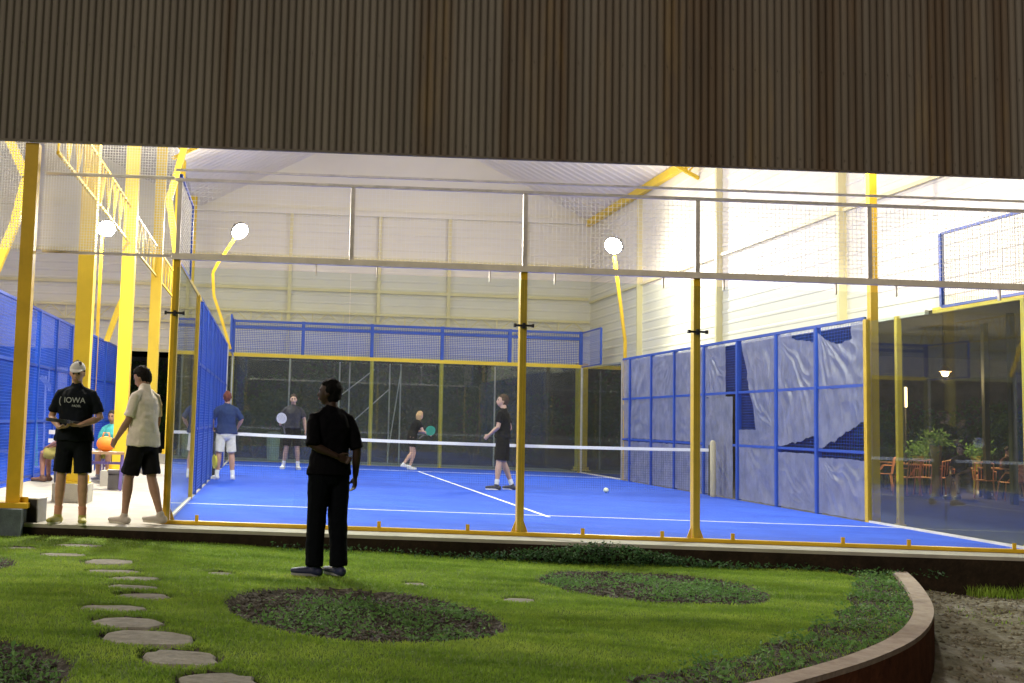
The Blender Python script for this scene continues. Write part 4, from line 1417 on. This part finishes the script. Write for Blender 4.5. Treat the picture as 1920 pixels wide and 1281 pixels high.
    for i in (0, 1):
        a = R(P_['fy'][i])
        fd = Vector((math.sin(-a), math.cos(a), 0))
        sd = Vector((fd.y, -fd.x, 0))
        g0 = an[i]+Vector((0, 0, -.045*k))
        b = MB()
        b.loft([g0-fd*.045*k, g0+fd*.05*k, g0+fd*.14*k, g0+fd*.19*k], [(.042*k, .046*k), (.046*k, .044*k), (.050*k, .033*k), (.038*k, .024*k)], side=sd, n=14)
        b.loft([an[i]+Vector((0, 0, .01*k)), g0], [.046*k, .044*k], n=12)
        so_ = remesh(b, 'shoe', max(.008, vox*.8), shm, body, 2)
        b = MB()
        pr = []
        for t in range(16):
            th = 2*PI*t/16
            cx_, cy_ = math.cos(th), math.sin(th)
            pr.append(g0+fd*(.072+.132*cy_)*k+sd*(.050*cx_*(1 if cy_ > 0 else .85))*k)
        zz = g0.z-.040*k
        b.add([(p.x, p.y, zz) for p in pr]+[(p.x, p.y, zz+.022*k) for p in pr], [tuple(range(15, -1, -1)), tuple(range(16, 32))]+[(q, (q+1) % 16, 16+(q+1) % 16, 16+q) for q in range(16)])
        b.build('sole', som, so_)
        if socks:
            b = MB().loft([an[i].lerp(kn[i], .0), an[i].lerp(kn[i], .22)], [.042*k, .047*k], n=12)
            b.build('sock', simple('sock', socks, .9, var=.05), body, smooth=True)
    # hair / cap
    hm = simple('hair_strands', hair, .75, var=.35, scale=40, bump=.6, bscale=90, spec=.12)
    if hair is not None:
        b = MB()
        hc = hd+RH @ Vector((0, -.012, .018))*k
        def hshape(d, p):
            if d.y > .45 and d.z < .45: return p*.72
            if d.z < -.25: return Vector((p.x*.9, min(p.y, -.0), p.z*(1+hairlen*2.2)))*(.9 if hairlen == 0 else 1.0)
            return p
        b.ball(hc, (.081*k*hairvol, .099*k*hairvol, .112*k*hairvol), 12, rot=RH, shape=hshape)
        if hairlen > .3: b.loft([H(0, -.09, .04), H(0, -.125, -.02), H(0, -.12, -.11)], [(.03*k, .03*k), (.035*k, .03*k), (.012*k, .012*k)], n=8)
        remesh(b, 'hair', vox*.8, hm, body, 1, disp=.015, dscale=30)
    if beard:
        b = MB().loft([H(-.055, .03, -.045), H(-.03, .075, -.085), H(0, .09, -.098), H(.03, .075, -.085), H(.055, .03, -.045)], [.014*k]*5, n=8)
        b.build('beard', hm, body, smooth=True)
    if cap:
        cm = cloth('cap_fabric', cap, .05)
        b = MB()
        def cs(d, p): return p if d.z > 0 else Vector((p.x*1.0, p.y, p.z*.12))
        b.ball(hd+RH @ Vector((0, -.008, .038))*k, (.088*k, .106*k, .094*k), 12, rot=RH, shape=cs)
        b.loft([H(0, .07, .045), H(0, .12, .040), H(0, .155, .028)], [(.078*k, .010*k), (.070*k, .008*k), (.045*k, .006*k)], side=RH @ X, n=12)
        remesh(b, 'cap', vox*.8, cm, body, 2)
    return body

def racket(lab, pos, axis, face, col, rim=(.1, .1, .1), group='padel rackets'):
    """axis: from grip to head; face: direction the flat faces"""
    pos, ax, fc = Vector(pos), Vector(axis).normalized(), Vector(face).normalized()
    sd = ax.cross(fc).normalized()
    fc = sd.cross(ax)
    root = empty('padel_racket', pos, label=lab, cat='racket', group=group)
    T = lambda a, s_, n_: ax*a+sd*s_+fc*n_
    b = MB()
    N = 24
    out, inn = [], []
    for t in range(N):
        th = 2*PI*t/N
        out.append((.275+.135*math.cos(th)*(1.05 if math.cos(th) > 0 else .95), .125*math.sin(th)))
    vs = [T(a, s_, -.018) for a, s_ in out]+[T(a, s_, .018) for a, s_ in out]
    b.add(vs, [tuple(range(N-1, -1, -1)), tuple(range(N, 2*N))]+[(i, (i+1) % N, N+(i+1) % N, N+i) for i in range(N)])
    b.build('racket_face', simple('racket_paint', col, .35, var=.1), root)
    b = MB()
    hm = []
    for i in range(-3, 4):
        for j in range(-2, 3):
            if abs(i)+abs(j) < 5:
                a, s_ = .285+i*.026, j*.032
                for sgn in (-1, 1):
                    q = [T(a+.006*math.cos(2*PI*t/6), s_+.006*math.sin(2*PI*t/6), sgn*.0195) for t in range(6)]
                    b.add(q, [tuple(range(6))])
    b.build('face_holes', DARK, root)
    b = MB().loft([T(-.10, 0, 0), T(.06, 0, 0)], [(.017, .015)]*2, n=10)
    b.loft([T(.05, 0, 0), T(.16, .06, 0)], [.011]*2, n=8).loft([T(.05, 0, 0), T(.16, -.06, 0)], [.011]*2, n=8)
    b.build('handle', simple('racket_grip', rim, .7), root, smooth=True)
    return root

gz = lambda x, y: float(hz(np.array(x), np.array(y)))
# 1 the man in black standing on the lawn, seen from behind, head turned left
p = at(612, 1083, z=-.19)
bx, by = p.x, p.y
bz = gz(bx, by)+.012
man = person('man dressed in black on the lawn with one forearm behind his back', (bx, by, bz), 22, 1.77,
    dict(hy=52, hp=4, hd=(-.02, .02, 1.635), el=((-.225, -.10, 1.16), (.235, -.07, 1.14)), wr=((-.02, -.185, 1.07), (.25, -.02, .89)),
         hand=((1, -.15, -.35), None), kn=((-.11, .02, .50), (.10, .01, .50)), an=((-.13, -.01, .085), (.105, -.03, .085)), fy=(62, 14)),
    skin=(.035, .019, .013), top=(.0025, .0025, .004), bottom=(.002, .003, .005), shorts=False, shoe=(.015, .02, .07), sole=(.25, .25, .27), hair=(.004, .004, .004), hairlen=.05, hairvol=1.07, vox=.009,
    palm=((0, -1, 0), (-1, 0, 0)), curl=(.7, .45), sleeve=.74, shirt_len=.06)
# 2 man in dark T-shirt with pale cap
tee = person('man in white cap and black T-shirt with white lettering holding a racket', (at(146, 983, z=0).x-.11, -.36, -.012), 176, 1.79,
    dict(hy=4, hp=-10, el=((-.27, -.02, 1.15), (.27, -.02, 1.15)), wr=((-.10, .20, 1.07), (.13, .19, 1.04)), hand=((1, .25, -.1), (-1, .25, .05)),
         kn=((-.12, .02, .50), (.12, .02, .50)), an=((-.125, -.02, .085), (.145, -.02, .085)), fy=(14, -14)),
    skin=(.50, .30, .20), top=(.010, .013, .018), bottom=(.008, .010, .013), shoe=(.40, .38, .08), sole=(.75, .75, .6), hair=(.05, .04, .035), cap=(.62, .62, .60), vox=.009, fat=1.08,
    palm=((0, 0, 1), (0, 0, 1)), curl=(.8, .8), sleeve=.58, shirt_len=.06, socks=(.6, .3, .2))
# lettering on the T-shirt
def text_on(parent, s_, size, loc, mt, name):
    cu = bpy.data.curves.new(name, 'FONT')
    cu.body = s_
    cu.size = size
    cu.extrude = .001
    cu.align_x = 'CENTER'
    o = bpy.data.objects.new('tmp', cu)
    S.collection.objects.link(o)
    dg = bpy.context.evaluated_depsgraph_get()
    dg.update()
    me = bpy.data.meshes.new_from_object(o.evaluated_get(dg))
    bpy.data.objects.remove(o)
    # stand it up on the chest, reading from the front (person faces +y)
    for v in me.vertices:
        x, y = v.co.x, v.co.y
        yy = loc[1]-.9*(x+loc[0]*0)**2+v.co.z
        v.co = (-x+loc[0], yy, loc[2]+y)
    me.materials.clear()
    me.materials.append(mt)
    r = bpy.data.objects.new(name, me)
    S.collection.objects.link(r)
    r.parent = parent
    return r
PRN = simple('shirt_print', (.42, .46, .46), .8, var=.1)
text_on(tee, 'IOWA', .085, (-.02, .176, 1.315), PRN, 'printed_word')
text_on(tee, 'PADEL', .035, (-.045, .178, 1.27), PRN, 'printed_line')
mb = MB()
arc = [(.115+.03*math.cos(a), .165, 1.33+.055*math.sin(a)) for a in np.linspace(R(-60), R(60), 8)]
for a, c in zip(arc, arc[1:]): mb.bar(a, c, .008)
mb.build('printed_arc', PRN, tee)
racket('dark padel racket held flat against his belly by the man in the cap', tee.matrix_world @ Vector((0, 0, 0)) if False else Vector((tee.location.x+.04, tee.location.y-.20, 1.09)), (-.55, -.85, .06), (.0, -.12, 1), (.05, .05, .05))
# 3 man in pale shirt seen from behind and left
person('man in pale beige shirt and black shorts beside the court corner post', (at(263, 983, z=0).x-.02, -.15, -.012), 55, 1.79,
    dict(hy=12, hp=-28, hd=(0, .06, 1.62), che=(0, .02, 1.32), nec=(0, .02, 1.485), el=((-.22, .04, 1.14), (.20, -.02, 1.14)), wr=((-.20, .22, .93), (.22, .10, .90)),
         hip=((-.09, 0, .92), (.09, 0, .92)), kn=((-.10, .10, .50), (.10, -.06, .50)), an=((-.10, .14, .085), (.11, -.20, .11)), fy=(6, 20)),
    skin=(.34, .20, .14), top=(.80, .74, .66), bottom=(.010, .010, .012), shoe=(.42, .38, .33), sole=(.5, .48, .4), hair=(.012, .01, .01), hairlen=.03, vox=.009, sleeve=.62,
    shirt_len=.10, collar=True, fat=1.08)
# 4 players
person('player in navy shirt and white shorts with white wristbands, back turned', (at(424, 897, z=0).x-.02, 9.75, 0), 12, 1.74,
    dict(hy=-8, el=((-.30, -.05, 1.20), (.30, -.05, 1.20)), wr=((-.26, .08, 1.04), (.25, .08, 1.04)), kn=((-.13, .02, .5), (.13, .02, .5)), an=((-.16, -.02, .085), (.16, -.02, .085)), fy=(14, -14)),
    skin=(.50, .28, .20), top=(.025, .045, .13), bottom=(.72, .70, .62), shoe=(.75, .75, .78), hair=(.16, .05, .04), hairlen=.03, fat=1.12, socks=(.8, .8, .8), sleeve=.75, shirt_len=.04)
px_ = at(402, 850, y=9.7)
racket('yellow padel racket hanging beside the navy shirted player', (px_.x, 9.68, px_.z+.12), (.05, 0, -1), (1, .35, 0), (.65, .60, .05))
person('player in charcoal shirt and black shorts facing the camera behind the net', (at(546, 880, z=0).x, 15.56, 0), 178, 1.86,
    dict(el=((-.27, -.02, 1.17), (.29, -.05, 1.16)), wr=((-.30, .04, .92), (.30, .16, 1.08)), kn=((-.12, .02, .5), (.13, .02, .5)), an=((-.15, -.02, .085), (.19, -.02, .085)), fy=(14, -16)),
    skin=(.42, .27, .20), top=(.05, .05, .06), bottom=(.012, .012, .014), shoe=(.8, .8, .8), hair=(.04, .03, .025), socks=(.8, .8, .8), palm=((1, 0, 0), (-1, 0, 0)))
q = at(527, 790, y=15.3)
racket('white padel racket held out by the charcoal shirted player', (q.x+.08, 15.3, q.z-.2), (-.25, 0, 1), (0, -1, .1), (.75, .75, .75))
person('blonde player in black outfit leaning forward with a green racket', (at(770, 880, z=0).x, 17.85, 0), -75, 1.66,
    dict(pel=(0, -.06, .92), wai=(0, -.02, 1.06), che=(0, .08, 1.26), nec=(0, .15, 1.41), hd=(0, .19, 1.55), hy=20, hp=-6, sh=((-.16, .10, 1.35), (.16, .10, 1.35)),
         el=((-.20, .20, 1.10), (.22, .20, 1.10)), wr=((-.08, .42, 1.06), (.12, .44, 1.02)), hip=((-.08, -.06, .88), (.08, -.06, .88)), kn=((-.09, .08, .50), (.10, -.08, .48)), an=((-.09, -.05, .085), (.10, -.32, .16)), fy=(0, 0)),
    skin=(.55, .34, .26), top=(.012, .012, .014), bottom=(.015, .014, .016), shoe=(.8, .8, .8), hair=(.50, .34, .18), hairlen=.5, female=True, fat=.92, sleeve=.4)
q = at(806, 811, y=17.8)
racket('teal green padel racket held up in front of the blonde player', (q.x-.22, 17.75, q.z-.12), (.75, 0, .55), (0.2, -1, .1), (.03, .30, .20))
person('tall player in black shirt and shorts looking left, near the centre post', (at(936, 917, z=0).x, 9.45, 0), 62, 1.86,
    dict(hy=24, hp=8, hd=(0, .02, 1.64), el=((-.22, .03, 1.15), (.21, -.07, 1.14)), wr=((-.16, .22, 1.0), (.23, .08, .93)), kn=((-.12, .03, .5), (.12, .01, .5)), an=((-.14, .06, .085), (.17, -.14, .085)), fy=(20, -18)),
    skin=(.50, .32, .24), top=(.012, .012, .014), bottom=(.010, .010, .012), shoe=(.03, .03, .05), sole=(.7, .7, .75), hair=(.08, .055, .04), hairlen=.03, socks=(.7, .7, .7), sleeve=.5)

# 5 people sitting on the walkway
def seated(lab, loc, rz, h, **kw):
    pz = dict(pel=(0, 0, .52), wai=(0, -.01, .66), che=(0, .04, .88), nec=(0, .06, 1.04), hd=(0, .10, 1.18), sh=((-.17, .06, .97), (.17, .06, .97)),
              el=((-.22, .12, .70), (.22, .12, .70)), wr=((-.12, .33, .62), (.12, .33, .62)), hip=((-.09, .02, .49), (.09, .02, .49)), kn=((-.11, .44, .50), (.11, .44, .50)), an=((-.12, .42, .085), (.12, .42, .085)), fy=(5, -5))
    pz.update(kw.pop('pose', {}))
    return person(lab, loc, rz, h, pz, palm=((0, 0, -1), (0, 0, -1)), **kw)
q = at(105, 905, z=0)
seated('seated person with bare legs and sandals, mostly hidden by the man in the cap', (q.x+.16, q.y+.15, 0), 75, 1.74, skin=(.38, .20, .15), top=(.20, .15, .15), bottom=(.35, .32, .10), hair=(.03, .02, .02), shoe=(.14, .07, .05), sole=(.05, .04, .04), sleeve=.5)
q = at(208, 900, z=0)
seated('seated person in turquoise shirt behind the man in the cap', (q.x, q.y+.05, 0), 165, 1.72, skin=(.35, .2, .14), top=(.10, .52, .52), bottom=(.30, .30, .08), hair=(.05, .045, .04), shoe=(.25, .25, .3), sleeve=.6, pose=dict(an=((-.12, .5, .085), (.12, .38, .085)), kn=((-.11, .46, .50), (.11, .44, .50))))
# 6 dim guests on the terrace
for i, (u, y, rz, lb, tp) in enumerate([(1805, 14.5, 120, 'dim seated guest in dark clothes at the middle of the terrace', (.03, .025, .025)), (1885, 15.3, 200, 'dim seated guest in brownish shirt near the right edge of the terrace', (.10, .05, .045)),
        (1836, 17.2, 160, 'dim seated guest in grey shirt at the back of the terrace', (.07, .07, .08))]):
    x, yy, z = tpt(u, y)
    seated(lb, (x, yy, z), rz, 1.74, top=tp, bottom=(.02, .02, .02), vox=.016)

# ------------------------------------------------------------------ walkway things
def bench(name, loc, rz, w, lab, cat, topc, legc, h=.46, grp=None):
    root = empty(name, loc, R(rz), label=lab, cat=cat, group=grp)
    MB().box(-w/2, w/2, -.2, .2, h-.04, h).build('seat' if h < .6 else 'table_top', simple('seat_paint', topc, .5), root)
    for sx in (-1, 1):
        for sy in (-1, 1): MB().bar((sx*(w/2-.04), sy*.16, 0), (sx*(w/2-.02), sy*.18, h-.041), .035).build('leg', simple('leg_paint', legc, .5), root)
    MB().box(-w/2+.05, w/2-.05, -.012, .012, h-.2, h-.16).build('stretcher', simple('leg_paint', legc, .5), root)
    return root
q = at(105, 905, z=0)
bench('stool', (q.x+.16, q.y+.12, 0), 0, .42, 'low dark stool under the seated person with bare legs', 'stool', (.06, .05, .05), (.05, .05, .07), .43)
q = at(208, 900, z=0)
bench('stool', (q.x, q.y+.05, 0), 0, .42, 'low stool under the seated person in turquoise', 'stool', (.3, .2, .1), (.2, .15, .35), .43)
q = at(192, 918, z=0)
bench('side_table', (q.x, q.y+.0, 0), 10, .62, 'small wooden table with purple legs beside the thick yellow columns', 'table', (.40, .25, .14), (.16, .12, .40), .60)
bag = at(186, 840, y=q.y)
bo = MB().ball((0, 0, 0), (.15, .11, .135), 12, shape=lambda d, p: Vector((p.x*(1+.1*d.z), p.y, p.z if p.z > 0 else p.z*.8)))
bo.tube([(-.06, 0, .10), (-.04, 0, .19), (.04, 0, .19), (.06, 0, .10)], .012)
tag(bo.build('orange_bag', simple('orange_nylon', (.85, .25, .02), .6, var=.15), smooth=True, loc=(q.x+.02, q.y, .60+.105)), 'bright orange round bag resting on the purple legged table', 'bag')
# blue and white plastic chairs by the blue mesh wall
def stack_chair():
    root = empty('folding_chair')
    wm, bmx = M['white_paint'], M['blue']
    MB().loft([(0, -.2, .45), (0, .2, .44)], [(.21, .018)]*2, n=12).build('seat', wm, root)
    MB().box(-.2, .2, -.235, -.215, .62, .70).box(-.2, .2, -.25, -.23, .78, .86).build('backrest', wm, root)
    for s in (-1, 1):
        MB().bar((s*.215, -.2, 0), (s*.215, -.25, .88), .028).build('back_leg', bmx, root)
        MB().bar((s*.205, .18, 0), (s*.205, .19, .43), .028).build('front_leg', bmx, root)
    MB().bar((-.2, 0, .2), (.2, 0, .2), .02).build('stretcher', bmx, root)
    return root
ch = stack_chair()
spots = [((58, 893), 185, 'white seated chair with blue legs just right of the yellow corner column'), ((22, 880), 170, 'white seated chair with blue legs left of the yellow corner column'), ((66, 878), 200, 'white chair with blue legs behind the front one, under the green strip')]
for i, (p, rz, lb) in enumerate(spots):
    o = ch if i == 0 else copy_thing(ch)
    q = at(p[0], p[1], z=0)
    o.location = (max(q.x, -2.78), q.y, 0)
    o.rotation_euler = (0, 0, R(rz))
    tag(o, lb, 'chair', 'white chairs along the blue mesh wall')
# upright white display stand with dark panel
q = at(84, 880, z=0)
y = q.y+.6
es = empty('display_stand', (0, 0, 0), label='white display stand with dark panel and slanted top behind the man in the cap', cat='stand')
A_ = at(82, 858, y=y); B_ = at(86, 705, y=y)
MB().bar(Vector((A_.x, y, 0)), B_, .035, up=Y).build('stand_pole', M['white_paint'], es)
MB().box(A_.x-.16, A_.x+.16, y-.16, y+.16, 0, .03).build('stand_base', M['white_paint'], es)
P0, P1 = at(92, 688, y=y), at(130, 735, y=y)
MB().box(P0.x, P1.x, y-.02, y+.02, P1.z, P0.z).build('panel_frame', M['white_paint'], es)
MB().box(P0.x+.03, P0.x+.21, y-.03, y-.021, P1.z+.04, P0.z-.04).build('dark_panel', simple('dark_panel', (.05, .07, .06), .4, var=.3), es)
P2, P3 = at(76, 706, y=y-.05), at(103, 735, y=y-.05)
MB().bar(P2, P3, .10, .02, up=Y).build('slanted_tray', simple('tray_grey', (.45, .48, .46), .4), es)
# green foam strip
a_, b_ = at(70, 836, y=y+.4), at(66, 740, y=y+.4)
gs = empty('green_strip', (0, 0, 0), label='upright lime green foam strip by the white display stand', cat='foam strip')
MB().bar(Vector((a_.x, y+.4, 0)), Vector((b_.x, y+.4, b_.z)), .075, .05, up=Y).build('foam', simple('lime_foam', (.25, .75, .08), .8), gs)
MB().box(a_.x-.1, a_.x+.1, y+.3, y+.5, 0, .02).build('foot_plate', M['white_paint'], gs)
# black speaker-like box at the slab edge
q = at(56, 978, z=0)
sb = empty('black_box', (q.x, -.22, -.012), R(-12), label='small black loudspeaker box on the slab beside the corner column', cat='speaker')
MB().box(-.10, .085, -.12, .12, .0, .25).build('cabinet', simple('black_plastic', (.012, .012, .013), .5), sb)
MB().box(.0851, .10, -.12, .12, .0, .25).build('side_cover', simple('grey_plastic', (.3, .3, .3), .5), sb)
MB().box(-.09, .075, -.124, -.1201, .015, .235).build('grille', simple('grille_cloth', (.02, .02, .022), .9), sb)
MB().box(-.105, .105, -.125, .125, .2502, .262).build('lid', M['white_paint'], sb)
# grey cooler by the column
q = at(222, 914, z=0)
cb = empty('cool_box', (q.x+.05, q.y-.3, -.012), 0, label='grey cool box standing in front of the second thick yellow column', cat='box')
MB().box(-.17, .17, -.14, .14, .0, .27).build('box_body', simple('grey_box', (.22, .22, .22), .6), cb)
MB().box(-.18, .18, -.15, .15, .2702, .31).build('box_lid', simple('grey_lid', (.30, .30, .31), .6), cb)
MB().tube([(-.16, -.155, .24), (-.1, -.17, .24), (.1, -.17, .24), (.16, -.155, .24)], .01, 6).build('handle', M['black_steel'], cb)
